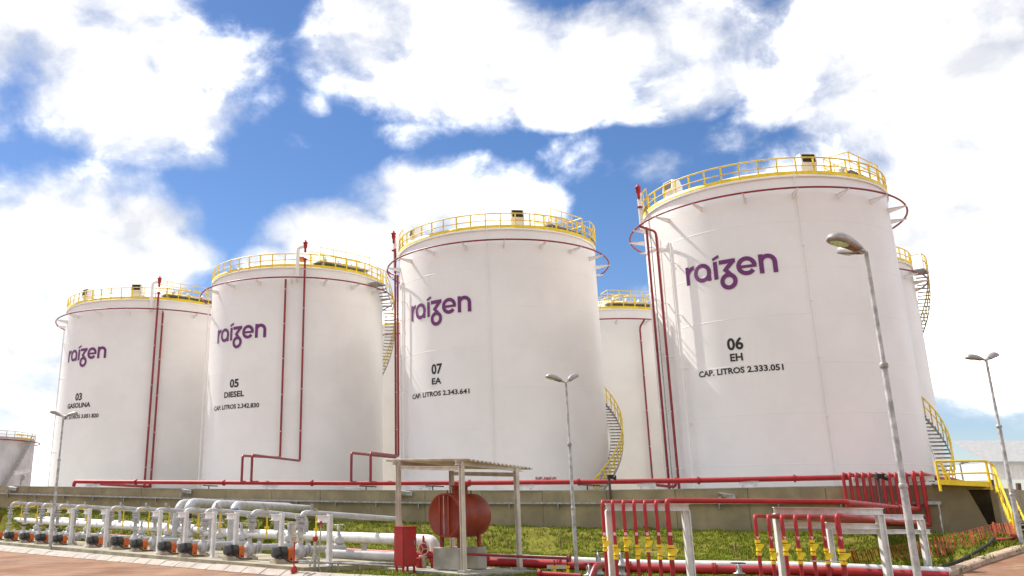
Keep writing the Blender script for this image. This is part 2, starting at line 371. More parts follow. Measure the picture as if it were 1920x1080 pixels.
mb = MB(); mb.add(verts, faces, True); struct(obj('grass_bank', mb, 'turf', norm=False))
# grass tufts
gm = MB(); cnt = 0
while cnt < 62000:
    x = random.uniform(-34, 30); y = random.uniform(15, 64)
    if not inside((x, y), LAWN): continue
    px_ = px_of((x, y, 0.4))
    if px_[0] < -60 or px_[0] > 1990 or px_[1] > 1130: continue
    if inside((x, y), SLAB) or inside((x, y), STRIPPOLY) or inside((x, y), SHED): continue
    dens = noise.noise(Vector((x*0.5, y*0.5, 7)))
    if dens < -0.28 and random.random() < 0.75: continue
    b = bank_z(x, y); z = lawn_z(x, y)
    h = random.uniform(0.05, 0.14)*(1.0 if b > 0.1 else 0.55)
    for k in range(3):
        a = random.uniform(0, 6.283); ww = random.uniform(0.018, 0.042); dx, dy = math.cos(a), math.sin(a); l = random.uniform(0.3, 1.1)*h; ox, oy = random.uniform(-.07, .07), random.uniform(-.07, .07)
        gm.add([(x+ox-dy*ww/2, y+oy+dx*ww/2, z-0.01), (x+ox+dy*ww/2, y+oy-dx*ww/2, z-0.01), (x+ox+dx*l, y+oy+dy*l, z+h)], [(0, 1, 2)])
    cnt += 1
g = obj('grass', gm, 'blade', norm=False); struct(g, 'stuff'); g['label'] = 'short yellow green grass on the bank below the concrete wall'; g['category'] = 'grass'
# kerbs: a strip of stones along the road edge
def kerb_run(name, pts, l, wdt, slope, m, label=None):
    root = bpy.data.objects.new(name, None); COL.objects.link(root); struct(root)
    tot_ = 0; segs = []
    for a, b in zip(pts[:-1], pts[1:]): segs.append((tot_, a, b, (b-a).length)); tot_ += (b-a).length
    def at(t):
        for s0, a, b, ln in segs:
            if t <= s0+ln+1e-6: return a+(b-a)*((t-s0)/ln)
        return pts[-1]
    k = 0.0
    while k < tot_-0.2:
        e = min(k+l-0.05, tot_); a, b = at(k), at(e); d = (b-a).normalized(); n_ = Vector((-d.y, d.x))
        if n_.dot(Vector((0, 45))-a) < 0: n_ = -n_
        jz = random.uniform(-0.012, 0.012); jn = random.uniform(-0.012, 0.012)
        prof = [(jn, ROAD_Z-0.1), (jn, ROAD_Z+0.02), (slope, 0.030+jz), (wdt, 0.036+jz), (wdt, ROAD_Z-0.1)]
        q = MB(); q.prism([Vector((a.x+n_.x*u_, a.y+n_.y*u_, z_)) for u_, z_ in prof], (b.x-a.x, b.y-a.y, 0))
        obj('kerb_stone', q, m, root); k += l
    return root
kerb_run('kerb', KERB[:7], 1.0, 0.44, 0.26, 'kerb_stone')
root = bpy.data.objects.new('kerb', None); COL.objects.link(root); struct(root)
for (a, za), (b, zb_) in zip(RKP[:-1], RKP[1:]):
    n_ = max(1, int((b-a).length/1.0)); d = (b-a).normalized(); nn_ = Vector((-d.y, d.x))
    for k in range(n_):
        p, e = a+(b-a)*(k/n_), a+(b-a)*((k+1)/n_)-d*0.015; z0_, z1_ = za+(zb_-za)*k/n_, za+(zb_-za)*(k+1)/n_; jz = random.uniform(-0.01, 0.01)
        q = MB(); pr_ = [(0.0, -0.3), (0.0, 0.02), (0.05, 0.05), (0.28, 0.055), (0.28, -0.3)]
        vs_ = [Vector((p.x+nn_.x*u_, p.y+nn_.y*u_, z0_+h_+jz)) for u_, h_ in pr_]+[Vector((e.x+nn_.x*u_, e.y+nn_.y*u_, z1_+h_+jz)) for u_, h_ in pr_]
        q.add(vs_, [(4, 3, 2, 1, 0), (5, 6, 7, 8, 9)]+[(i, (i+1) % 5, 5+(i+1) % 5, 5+i) for i in range(5)]); obj('kerb_stone', q, 'kerb_brown', root)
mb = MB(); vs_ = []; NR = 16
for (a, za) in RKP:
    for k in range(NR+1):
        x, y = a.x+0.9*k*0.83, a.y-0.9*k*0.55; vs_.append((x, y, (za-0.10)+0.02*noise.noise(Vector((x*0.8, y*0.8, 2)))-(0.0 if k < NR else 3.0)))
mb.add(vs_, [(i*(NR+1)+k, i*(NR+1)+k+1, (i+1)*(NR+1)+k+1, (i+1)*(NR+1)+k) for i in range(len(RKP)-1) for k in range(NR)], True); struct(obj('road', mb, 'earth'))
mb = MB(); bf = [W0+WN*-0.3, W1+WN*-0.3+WD*2, Vector((70, 60)), Vector((70, 130)), Vector((-60, 130)), Vector((-60, 80))]
mb.add([(p.x, p.y, 1.2) for p in bf], [(0, 1, 2, 3, 4, 5)]); struct(obj('bund_bounce_floor', mb, 'concrete'))  # unseen floor behind the wall, added to bounce light onto the tanks
# pale concrete strip between kerb and pump slab
strip = [k+Vector((0.24, 0.24)) for k in KERB[:6]]
mb = MB(); n_ = len(strip); inner = [SLAB_EDGE[0]+UAX*0.3, SLAB_EDGE[1]+UAX*0.3, SLAB_EDGE[2]+UAX*0.3, SLAB_EDGE[3]+UAX*0.3, SLAB_EDGE[4]+UAX*0.3, SLAB_EDGE[4]+Vector((1.8, -0.9))]
mb.add([(p.x, p.y, 0.0) for p in strip]+[(p.x, p.y, 0.0) for p in inner], [(i, i+1, n_+i+1, n_+i) for i in range(n_-1)])
struct(obj('pavement', mb, 'concrete'))
mb = MB(); mb.prism([(p.x, p.y, -0.1) for p in SLAB], (0, 0, 0.23)); struct(obj('pump_slab', mb, 'concrete_side'))

# ------------------------------------------------------------------ containment wall
wall = thing('containment_wall', 'long olive grey concrete containment wall in front of the white tanks', 'wall', (W0.x, W0.y, 0))
s_ = 0.0; PANEL = 3.1; S_END = s_of_px(1822)
while s_ < S_END-0.05:
    e = min(s_+PANEL, S_END) - 0.022
    a, b = wall_pt(s_), wall_pt(e); za, zb = wall_z(s_, TOPT), wall_z(e, TOPT); ba, bb = wall_z(s_, BOTT)-0.6, wall_z(e, BOTT)-0.6
    jn = random.uniform(-0.02, 0.02); th = -WN*0.22; a = a+WN*jn; b = b+WN*jn
    q = MB(); q.prism([(a.x, a.y, ba), (b.x, b.y, bb), (b.x, b.y, zb), (a.x, a.y, za)], (th.x, th.y, 0)); obj('concrete_panel', q, 'wall_concrete', wall)
    s_ += PANEL
q = MB()
for k in range(24):
    s0, s1 = S_END*k/24, S_END*(k+1)/24; a, b = wall_pt(s0)-WN*0.06, wall_pt(s1)-WN*0.06
    q.prism([(a.x, a.y, wall_z(s0, BOTT)-0.6), (b.x, b.y, wall_z(s1, BOTT)-0.6), (b.x, b.y, wall_z(s1, TOPT)-0.03), (a.x, a.y, wall_z(s0, TOPT)-0.03)], (-WN.x*0.1, -WN.y*0.1, 0))
obj('wall_core', q, 'wall_concrete', wall)
q = MB()
for k in range(40):
    s0, s1 = S_END*k/40, S_END*(k+1)/40; a, b = wall_pt(s0)-WN*0.11, wall_pt(s1)-WN*0.11
    q.bar((a.x, a.y, wall_z(s0, TOPT)+0.022), (b.x, b.y, wall_z(s1, TOPT)+0.022), 0.27, 0.04)
obj('coping', q, 'concrete', wall)
# end bay with a deep recess under a slab, then the return wall going back
pe = wall_pt(S_END); ze = wall_z(S_END, TOPT); be = wall_z(S_END, BOTT)-0.6
pr = P(1872, 940, 37.6); pr2 = Vector((pr.x, pr.y))
back = -WN*2.2
q = MB(); q.prism([(pe.x, pe.y, be), (pe.x, pe.y, ze-0.16), (pe.x+0.75, pe.y-0.38, be)], (-WN.x*0.25, -WN.y*0.25, 0)); obj('buttress', q, 'wall_concrete', wall)
q = MB(); q.prism([(pe.x, pe.y, ze-0.16), (pr2.x, pr2.y, ze-0.16), (pr2.x+back.x, pr2.y+back.y, ze-0.16), (pe.x+back.x, pe.y+back.y, ze-0.16)], (0, 0, 0.16)); obj('landing_slab', q, 'wall_concrete', wall)
q = MB(); m_ = pe+back*0.75; m2 = pr2+back*0.75; q.prism([(m_.x, m_.y, be), (m2.x, m2.y, be), (m2.x, m2.y, ze-0.165), (m_.x, m_.y, ze-0.165)], (back.x*0.1, back.y*0.1, 0)); obj('recess_back', q, 'wall_concrete', wall)
q = MB(); q.prism([(pe.x, pe.y, be), (pe.x, pe.y, ze-0.165), (pe.x+back.x*.75, pe.y+back.y*.75, ze-0.165), (pe.x+back.x*.75, pe.y+back.y*.75, be)], (-WD.x*0.2, -WD.y*0.2, 0)); obj('recess_side', q, 'wall_concrete', wall)
rb = P(1990, 940, 52); rv = Vector((rb.x, rb.y)); d_ = (rv-pr2).normalized(); nn = Vector((-d_.y, d_.x))
for k in range(5):
    a = pr2+(rv-pr2)*(k/5); b = pr2+(rv-pr2)*((k+1)/5)-d_*0.014
    q = MB(); q.prism([(a.x, a.y, -0.3), (b.x, b.y, -0.3), (b.x, b.y, ze-0.08), (a.x, a.y, ze-0.08)], (nn.x*0.22, nn.y*0.22, 0)); obj('concrete_panel', q, 'wall_concrete', wall)
# galvanised cable conduit along the wall face
CONT = [(-160, 918), (0, 925), (240, 932), (560, 939), (800, 943), (1080, 943.5), (1760, 943)]
cd = thing('cable_tray', 'thin galvanised cable tray running along the olive wall', 'cable tray', (W0.x, W0.y, 0))
S2 = s_of_px(1764); pts = []
for k in range(41):
    s0 = S2*k/40; a = wall_pt(s0)+WN*0.13; x = px_of(a)[0]; pts.append(P(x, lerp_tab(CONT, x), a.y))
q = MB()
for a, b in zip(pts[:-1], pts[1:]): q.bar(a, b, 0.18, 0.085)
obj('tray', q, 'galv', cd)
bmesh_br = MB(); bmesh_br.box((0, 0, -0.14), (0.05, 0.16, 0.22)); brm = bmesh_br.mesh('tray_bracket')
for k in range(26):
    s0 = S2*(k+0.5)/26; a = wall_pt(s0)+WN*0.11; x = px_of(a)[0]; p = P(x, lerp_tab(CONT, x), a.y)
    inst('bracket', brm, 'galv', cd, Matrix.Translation(p-cd.location) @ Matrix.Rotation(math.atan2(WD.y, WD.x), 4, 'Z'))

# ------------------------------------------------------------------ storage tanks
ZT, ZB = 18.63, 1.4
def polar(c, r, th, z): return Vector((c[0]+r*math.cos(th), c[1]+r*math.sin(th), z))
def ring_pts(c, r, z, n, a0=0.0, a1=2*math.pi, z1=None):
    full = abs(a1-a0) > 6.28; m_ = n if full else n+1
    return [polar(c, r, a0+(a1-a0)*k/n, z if z1 is None else z+(z1-z)*k/n) for k in range(m_)]
LOGO = []   # strokes: (letter index, polygon strip as list of (left,right) point pairs)
def stroke(i, pts, wd):
    out = []
    for k, p in enumerate(pts):
        a = pts[max(0, k-1)]; b = pts[min(len(pts)-1, k+1)]; dx, dy = b[0]-a[0], b[1]-a[1]; l = math.hypot(dx, dy) or 1; nx_, ny_ = -dy/l*wd/2, dx/l*wd/2
        out.append(((p[0]+nx_, p[1]+ny_), (p[0]-nx_, p[1]-ny_)))
    LOGO.append((i, out))
def line(i, a, b, wd, n=8): stroke(i, [(a[0]+(b[0]-a[0])*k/n, a[1]+(b[1]-a[1])*k/n) for k in range(n+1)], wd)
def arc(i, c, r, a0, a1, wd, n=36): stroke(i, [(c[0]+r*math.cos(R_(a0+(a1-a0)*k/n)), c[1]+r*math.sin(R_(a0+(a1-a0)*k/n))) for k in range(n+1)], wd)
SW = 0.225
line(0, (0.115, 0), (0.115, 1.02), SW); arc(0, (0.55, 0.47), 0.425, 178, 86, SW)
arc(1, (1.07, 0.5), 0.405, 0, 360, SW, 48); line(1, (1.455, 0), (1.455, 0.55), SW)
line(2, (1.845, 0), (1.845, 0.97), SW); line(2, (1.72, 1.10), (2.08, 1.25), 0.15, 4)
line(3, (2.06, 0.885), (2.92, 0.885), 0.23); line(3, (2.80, 0.86), (2.36, 0.43), 0.22); line(3, (2.30, 0.50), (2.66, 0.12), 0.21); arc(3, (2.49, -0.19), 0.34, 0, 360, 0.225, 48)
arc(4, (3.46, 0.5), 0.395, 0, 322, SW, 44); line(4, (3.10, 0.47), (3.955, 0.47), 0.155)
line(5, (4.185, 0), (4.185, 1.02), SW); arc(5, (4.515, 0.58), 0.33, 170, 0, SW, 30); line(5, (4.845, 0), (4.845, 0.60), SW)
def logo(root, c, R, th0, z0, scale):
    for li in range(6):
        q = MB()
        for k, (i, st_) in enumerate([s for s in LOGO if s[0] == li]):
            vs_ = []
            for (l, r) in st_:
                for (x, y) in (l, r): vs_.append(polar(c, R+0.012+0.003*k, th0+x*scale/R, z0+y*scale))
            q.add(vs_, [(2*j, 2*j+1, 2*j+3, 2*j+2) for j in range(len(st_)-1)])
        obj('logo_letter', q, 'purple', root, norm=False)
def text_geo(s):
    cu = bpy.data.curves.new('t', 'FONT'); cu.body = s; cu.offset = 0.028; cu.resolution_u = 3
    o = bpy.data.objects.new('t', cu); COL.objects.link(o); bpy.context.view_layer.update()
    me = bpy.data.meshes.new_from_object(o.evaluated_get(bpy.context.evaluated_depsgraph_get()))
    bpy.data.objects.remove(o); vs_ = [tuple(v.co) for v in me.vertices]; fs_ = [tuple(p.vertices) for p in me.polygons]
    bpy.data.meshes.remove(me); bpy.data.curves.remove(cu); return vs_, fs_
def lettering(root, c, R, s, pl, pr_, hpx, m='black_ink'):
    t0, z0 = hit(c, R, *pl); t1, z1 = hit(c, R, *pr_); mid = ((pl[0]+pr_[0])/2, (pl[1]+pr_[1])/2)
    zb = hit(c, R, *mid)[1]; ztop = hit(c, R, mid[0], mid[1]-hpx)[1]; hh = ztop-zb
    vs_, fs_ = text_geo(s); x0 = min(v[0] for v in vs_); x1 = max(v[0] for v in vs_)
    yb = 0.0; caph = 0.73
    pv = [polar(c, R+0.012, t0+(t1-t0)*(v[0]-x0)/(x1-x0), zb+(v[1]-yb)/caph*hh) for v in vs_]
    par = list(range(len(pv)))
    def find(i):
        while par[i] != i: par[i] = par[par[i]]; i = par[i]
        return i
    for f in fs_:
        for i in f[1:]: par[find(i)] = find(f[0])
    comp = {}
    for f in fs_: comp.setdefault(find(f[0]), []).append(f)
    for fl_ in comp.values():
        ids = sorted({i for f in fl_ for i in f}); mp_ = {i: k for k, i in enumerate(ids)}
        q = MB(); q.add([pv[i] for i in ids], [tuple(mp_[i] for i in f) for f in fl_]); obj('letter', q, m, root, norm=False)

postm = {}
def railing(root, c, r, z, h, n, gap=None, a0=0.0, m='yellow', mid=1):
    key = (round(h, 2), m)
    if key not in postm:
        q = MB(); q.box((0, 0, h/2), (0.07, 0.07, h)); postm[key] = q.mesh('rail_post')
    angs = [a0+2*math.pi*k/n for k in range(n)]
    for a in angs:
        inst('rail_post', postm[key], m, root, Matrix.Translation(polar(c, r, a, z)-root.location) @ Matrix.Rotation(a, 4, 'Z'))
    q = MB(); q.tube(ring_pts(c, r, z+h, 120), 0.040, 6, closed=True); obj('top_rail', q, m, root)
    q = MB(); q.tube(ring_pts(c, r+0.03, z+h*0.52, 120), 0.030, 6, closed=True); obj('middle_rail', q, m, root)
    q = MB(); q.lathe([(r+0.04, 0.0), (r+0.04, 0.19), (r+0.015, 0.19), (r+0.015, 0.0), (r+0.04, 0.0)], (c[0], c[1], z+0.02), seg=96); obj('toe_board', q, m, root)

bracket_me = None
def shell(root, c, R, zb, zt, m='tank_white', courses=7):
    hc = (zt-zb)/courses
    for k in range(courses):
        rr = R-0.004*k; q = MB(); q.lathe([(rr, 0), (rr, hc)], (c[0], c[1], zb+k*hc), seg=128); q.lathe([(rr, hc-0.045), (rr+0.007, hc-0.036), (rr+0.007, hc-0.012), (rr-0.006, hc)], (c[0], c[1], zb+k*hc), seg=128, smooth=False); obj('shell_course', q, m, root)
    q = MB(); q.lathe([(R-0.03, -0.10), (R+0.07, -0.10), (R+0.07, 0.0), (R-0.06, 0.012)], (c[0], c[1], zt), seg=128, smooth=False); obj('rim', q, m, root)
    RD = 2*R*0.98; a1 = math.asin(R/RD); prof = []
    for k in range(13):
        a = a1*(1-k/12); prof.append((max(RD*math.sin(a), 0.001), RD*math.cos(a)-RD*math.cos(a1)))
    q = MB(); q.lathe(prof, (c[0], c[1], zt+0.005), seg=96); obj('dome_roof', q, m, root)
def vent(root, c, r, th, z, sc=1.0):
    d = Vector((math.cos(th), math.sin(th), 0)); t = Vector((-d.y, d.x, 0)); p = polar(c, r, th, z)
    w_, h_, dp = 0.86*sc, 1.12*sc, 0.62*sc
    prof = [(0.5*dp, -0.5), (0.5*dp, h_*0.40), (0.72*dp, h_*0.48), (0.56*dp, h_), (-0.2*dp, h_), (-0.5*dp, h_*0.66), (-0.5*dp, -0.5)]
    q = MB(); q.prism([p-t*(w_/2)+d*a+Vector((0, 0, b)) for a, b in prof], t*w_); v = obj('roof_vent', q, 'tank_white', root)
    q = MB(); a, b = (0.702*dp, h_*0.54), (0.575*dp, h_*0.95)
    q.prism([p-t*(w_*0.40)+d*(a[0]+0.004)+Vector((0, 0, a[1])), p+t*(w_*0.40)+d*(a[0]+0.004)+Vector((0, 0, a[1])), p+t*(w_*0.40)+d*(b[0]+0.006)+Vector((0, 0, b[1])), p-t*(w_*0.40)+d*(b[0]+0.006)+Vector((0, 0, b[1]))], d*0.02)
    obj('vent_opening', q, 'dark', v)
def spray_ring(root, c, R, z, n=18, a0=0.1):
    rr = R+0.85
    q = MB(); q.tube(ring_pts(c, rr, z, 128), 0.055, 8, closed=True); obj('spray_ring', q, 'dark_red', root)
    b = MB(); b.prism([(R-0.02, -0.02, -0.34), (R+0.16, -0.02, -0.30), (rr+0.08, -0.02, -0.11), (rr+0.08, -0.02, -0.062), (R-0.02, -0.02, -0.062)], (0, 0.04, 0)); b.box((R+0.44, 0, -0.064), (0.96, 0.10, 0.016))
    me = b.mesh('ring_bracket'); fixn(me)
    for k in range(n):
        inst('ring_bracket', me, 'tank_white', root, Matrix.Translation(Vector((c[0], c[1], z))-root.location) @ Matrix.Rotation(a0+2*math.pi*k/n, 4, 'Z'))
def riser_pipe(root, c, R, th, z0, z1, r=0.07, off=0.35, m='dark_red', clamps=5, name='fire_pipe', extra=None):
    pts = [polar(c, R+off, th, z0), polar(c, R+off, th, z1)]
    if extra: pts = extra(pts)
    q = MB(); q.tube(pts, r, 10, bend=0.25); o = obj(name, q, m, root)
    for k in range(clamps):
        z = z0+(z1-z0)*(k+0.6)/clamps; d = Vector((math.cos(th), math.sin(th), 0)); q = MB(); q.bar(polar(c, R, th, z), polar(c, R+off+r+0.05, th, z), 0.07, 0.05); obj('pipe_clamp', q, 'tank_white', o)
    return o
def foam_chamber(root, c, R, th, zt, side=1, tall=1.9):
    # white goose-neck from the shell joining a red foam head
    off = 0.32; th2 = th+side*0.075*6.75/R
    p = polar(c, R+off, th2, zt-0.9); q = MB(); q.tube([polar(c, R-0.05, th2, zt-0.95), polar(c, R+off, th2, zt-0.95), polar(c, R+off, th2, zt+tall-0.35), polar(c, R+off+0.05, th, zt+tall-0.3)], 0.13, 12, bend=0.4); obj('foam_pipe', q, 'tank_white', root)
    q = MB(); b = polar(c, R+0.4, th, zt+tall-0.75)
    q.lathe([(0.06, 0), (0.09, 0.05), (0.09, 0.30), (0.15, 0.40), (0.15, 0.68), (0.19, 0.70), (0.19, 0.75), (0.08, 0.80), (0.08, 0.88), (0.04, 0.94), (0.0, 0.94)], b, seg=16); obj('foam_head', q, 'red', root)
    q = MB(); q.lathe([(0.0, 0), (0.16, 0), (0.16, 0.06), (0.0, 0.06)], b+Vector((0, 0, -0.55)), seg=14, smooth=False); obj('flange', q, 'red', root)
def stair(root, c, R, th0, z0, th1, z1, m_rail='yellow', top_grey=False, rail_posts=True):
    """spiral stair fixed to the shell, th0/z0 lower end, th1/z1 upper end"""
    n = max(2, int(abs(z1-z0)/0.215)); r0, r1 = R+0.16, R+0.92
    q = MB(); q.box(((r0+r1)/2-0.0, 0, 0), (r1-r0, 0.27, 0.035)); q.box(((r0+r1)/2, -0.125, -0.03), (r1-r0, 0.02, 0.08)); me = q.mesh('tread'); fixn(me)
    b = MB(); b.box((0, 0, 0.52), (0.05, 0.05, 1.04)); bme = b.mesh('baluster')
    for k in range(n+1):
        t = k/n; th = th0+(th1-th0)*t; z = z0+(z1-z0)*t
        inst('tread', me, 'galv', root, Matrix.Translation(Vector((c[0], c[1], z))-root.location) @ Matrix.Rotation(th, 4, 'Z'))
        if k % 2 == 0: inst('baluster', bme, m_rail, root, Matrix.Translation(polar(c, r1+0.03, th, z)-root.location) @ Matrix.Rotation(th, 4, 'Z'))
    for r, nm in ((r0-0.02, 'stringer'), (r1+0.005, 'stringer')):
        q = MB(); a = ring_pts(c, r, z0-0.12, 40, th0, th1, z1-0.12)
        vs_ = []
        for p in a: vs_ += [p+Vector((0, 0, -0.09)), p+Vector((0, 0, 0.09))]
        q.add(vs_, [(2*i, 2*i+2, 2*i+3, 2*i+1) for i in range(40)]); o = obj(nm, q, 'tank_white' if r < R+0.5 else 'galv', root, norm=False)
        so_ = o.modifiers.new('thick', 'SOLIDIFY'); so_.thickness = 0.02
    for h, nm in ((1.04, 'handrail'), (0.55, 'middle_rail')):
        q = MB(); q.tube(ring_pts(c, r1+0.03, z0+h, 50, th0, th1, z1+h), 0.042 if h > 1 else 0.028, 6); obj(nm, q, m_rail, root)
def landing(root, c, R, tha, thb, z):
    q = MB(); n = 10; r0, r1 = R+0.05, R+0.98; vs_ = []
    for k in range(n+1):
        th = tha+(thb-tha)*k/n
        vs_ += [polar(c, r0, th, z), polar(c, r1, th, z), polar(c, r1, th, z-0.08), polar(c, r0, th, z-0.08)]
    q.add(vs_, [(4*k+i, 4*k+(i+1) % 4, 4*k+4+(i+1) % 4, 4*k+4+i) for k in range(n) for i in range(4)]+[(0, 1, 2, 3), (4*n+3, 4*n+2, 4*n+1, 4*n)]); obj('landing', q, 'galv', root)
    q = MB()
    for h in (0.55, 1.05): q.tube(ring_pts(c, r1, z+h, 12, tha, thb), 0.036, 6)
    q.tube([polar(c, r1, tha, z), polar(c, r1, tha, z+1.05), polar(c, r0, tha, z+1.05)], 0.024, 6)
    for k in range(4): th = tha+(thb-tha)*k/3; q.cyl(polar(c, r1, th, z), polar(c, r1, th, z+1.05), 0.024, 6)
    obj('landing_rail', q, 'yellow', root)
def roof_platform(root, c, R, zt, th, l, inner):
    """gauging platform beside the rim, with a railed walk to the middle of the roof"""
    d = Vector((math.cos(th), math.sin(th), 0)); t = Vector((-d.y, d.x, 0)); ce = Vector((c[0], c[1], zt+0.55))
    q = MB(); p0 = ce+d*(R-1.1); q.box(p0, (1.4, l, 0.05), rz=th)
    for a in (-1, 1):
        for b in (-1, 1): q.bar(p0+d*(0.6*a)+t*(l*0.45*b), p0+d*(0.6*a)+t*(l*0.45*b)-Vector((0, 0, 0.6)), 0.08, 0.08)
    obj('roof_platform', q, 'galv', root)
    q = MB(); cs = [p0+d*0.68+t*(l/2), p0-d*0.68+t*(l/2), p0-d*0.68-t*(l/2), p0+d*0.68-t*(l/2)]
    for i in range(4):
        a, b = cs[i], cs[(i+1) % 4]; n = max(1, int((b-a).length/1.0))
        for h in (0.5, 1.05): q.tube([a+Vector((0, 0, h)), b+Vector((0, 0, h))], 0.03, 6)
        for k in range(n): p = a+(b-a)*(k/n); q.cyl(p, p+Vector((0, 0, 1.05)), 0.03, 6)
    obj('platform_rail', q, 'yellow', root)
    q = MB(); rc = (c[0], c[1])
    for h in (0.45, 0.95): q.tube(ring_pts(rc, inner, zt+0.95+h, 40, th-2.2, th+2.2), 0.03, 6)
    for k in range(12):
        a = th-2.2+4.4*k/11; q.cyl(polar(rc, inner, a, zt+0.85), polar(rc, inner, a, zt+1.9), 0.026, 6)
    for sg in (-1, 1):
        for h in (0.5, 1.0): q.tube([ce+d*(R-1.8)+t*(0.45*sg)+Vector((0, 0, h)), ce+d*inner+t*(0.45*sg)+Vector((0, 0, h+0.4))], 0.03, 6)
    obj('roof_walk_rail', q, 'yellow', root)
    q = MB()
    for k in range(3):
        b = ce+d*(R-1.2-0.2*k)+t*(l*(-0.3+0.3*k)); q.lathe([(0.12, 0), (0.12, 0.35), (0.22, 0.37), (0.22, 0.43), (0.10, 0.45), (0.10, 0.62), (0.0, 0.64)], b, seg=12)
    obj('gauge_hatch', q, 'white_paint', root)

def tank(label, c, R, zt=ZT, **k):
    root = thing('storage_tank', label, 'storage tank', (c[0], c[1], ZB), 'white fuel storage tanks'); shell(root, c, R, ZB, zt)
    railing(root, c, R+0.02, zt, 0.98, int(round(2*math.pi*R/0.95)), a0=k.get('a0', 0.0)); spray_ring(root, c, R, zt-0.98, a0=k.get('b0', 0.1)); return root
T3, T5, T7, T6 = (-21.03, 82.0), (-6.84, 70.56), (7.83, 61.09), (22.51, 51.63)
n2d = Vector((9.46, 14.67))
T4 = (T6[0]+n2d.x*1.1, T6[1]+n2d.y*1.1); T8 = (T7[0]+n2d.x*1.2, T7[1]+n2d.y*1.2)
RA, RB = 6.75, 7.70
def theta_px(c, R, x, y=700): return hit(c, R, x, y)[0]
# --- tank 06
t6 = tank('nearest and largest white tank marked 06 EH, at right', T6, RA, b0=0.02)
def logo_at(root, c, R, pl, pr_):
    t0, z0 = hit(c, R, *pl); t1, z1 = hit(c, R, *pr_); logo(root, c, R, t0, (z0+z1)/2, (t1-t0)*R/4.97)
logo_at(t6, T6, RA, (1288, 533.4), (1460.7, 513))
lettering(t6, T6, RA, '06', (1364.4, 656.2), (1394.7, 653.8), 22.5); lettering(t6, T6, RA, 'EH', (1369.9, 677.4), (1393.5, 675.4), 14.4)
lettering(t6, T6, RA, 'CAP. LITROS 2.333.051', (1311, 704.3), (1469.8, 693), 11.3)
for (x, y) in ((1262, 352), (1512, 320)): vent(t6, T6, RA-0.75, theta_px(T6, RA-0.75, x, y), ZT+0.25)
thA = theta_px(T6, RA+0.35, 1214, 450); thB = theta_px(T6, RA+0.35, 1231, 450)
riser_pipe(t6, T6, RA, thA, 2.0, ZT-1.0); riser_pipe(t6, T6, RA, thB, 2.0, ZT-1.6, extra=lambda p: p+[polar(T6, RA+0.85, thA+0.02, ZT-1.0)])
foam_chamber(t6, T6, RA, thA-0.10, ZT, side=-0.3, tall=1.75)
riser_pipe(t6, T6, RA, thB+0.16, ZB, ZT-2.6, r=0.055, off=0.28, m='tank_white', clamps=5, name='conduit'); riser_pipe(t6, T6, RA, thA+0.05, ZB, ZT-1.4, r=0.03, off=0.3, m='galv', clamps=0, name='conduit')
riser_pipe(t6, T6, RA, theta_px(T6, RA, 1520, 560), ZB, ZT+0.2, r=0.028, off=0.08, m='tank_white', clamps=6, name='conduit')
ths = theta_px(T6, RA+0.9, 1768, 890); stair(t6, T6, RA, ths, 1.9, ths+1.75, 11.5)
roof_platform(t6, T6, RA, ZT, theta_px(T6, RA, 1640, 340), 3.4, 1.9); landing(t6, T6, RA-0.95, theta_px(T6, RA, 1208, 380)-0.2, theta_px(T6, RA, 1208, 380)+0.1, ZT+0.5)
# --- tank 07
t7 = tank('white tank marked 07 EA, second from the right in the front row', T7, RA, a0=0.03, b0=0.12)
logo_at(t7, T7, RA, (771.6, 600.8), (884.4, 586.5))
lettering(t7, T7, RA, '07', (809.3, 701), (829.3, 699.6), 18.8); lettering(t7, T7, RA, 'EA', (809.9, 720.4), (827.6, 719), 11.8)
lettering(t7, T7, RA, 'CAP. LITROS 2.343.641', (773.6, 744.9), (880.6, 737.3), 9.0); lettering(t7, T7, RA, 'INFLAM\u00c1VEL', (1004.4, 899.6), (1045, 901.2), 6.4, 'red_ink')
for (x, y) in ((783, 440), (968, 415)): vent(t7, T7, RA-0.75, theta_px(T7, RA-0.75, x, y), ZT+0.25)
def wall_pipe(root, c, R, px0, ztop, y_out, px1, y1, ydrop, r=0.075, joint=None):
    th = theta_px(c, R+0.3, px0, y_out); z = hit(c, R+0.3, px0, y_out)[1]; a = polar(c, R+0.3, th, ztop); b = polar(c, R+0.3, th, z)
    Yw = wall_pt(s_of_px(px1)).y+0.9; d = P(px1, y1, Yw); e = Vector((d.x, d.y, P(px1, ydrop, Yw).z)); e.z = P(px1, ydrop, Yw).z
    q = MB(); q.tube([a, b, d, e], r, 10, bend=0.22); o = obj('fire_pipe', q, 'dark_red', root)
    for k in range(5):
        zz = z+(ztop-z)*(k+0.7)/5; q = MB(); q.bar(polar(c, R, th, zz), polar(c, R+0.3+r+0.05, th, zz), 0.07, 0.05); obj('pipe_clamp', q, 'tank_white', o)
    return th
th7 = wall_pipe(t7, T7, RA, 738, ZT+0.6, 858, 659, 849, 904); th7b = wall_pipe(t7, T7, RA, 747, ZT-1.7, 855, 695, 849, 904)
q = MB(); q.tube([polar(T7, RA+0.3, th7b, ZT-1.72), polar(T7, RA+0.85, th7-0.04, ZT-1.0)], 0.075, 10); obj('fire_pipe', q, 'dark_red', t7)
foam_chamber(t7, T7, RA, th7, ZT, side=-0.55, tall=1.75)
riser_pipe(t7, T7, RA, th7b+0.14, ZB, ZT-2.6, r=0.05, off=0.25, m='tank_white', clamps=5, name='conduit')
riser_pipe(t7, T7, RA, theta_px(T7, RA, 917, 560), ZB, ZT+0.2, r=0.028, off=0.08, m='tank_white', clamps=6, name='conduit')
ths = theta_px(T7, RA+0.9, 1108, 912); stair(t7, T7, RA, ths, 2.2, ths+1.6, 10.6)
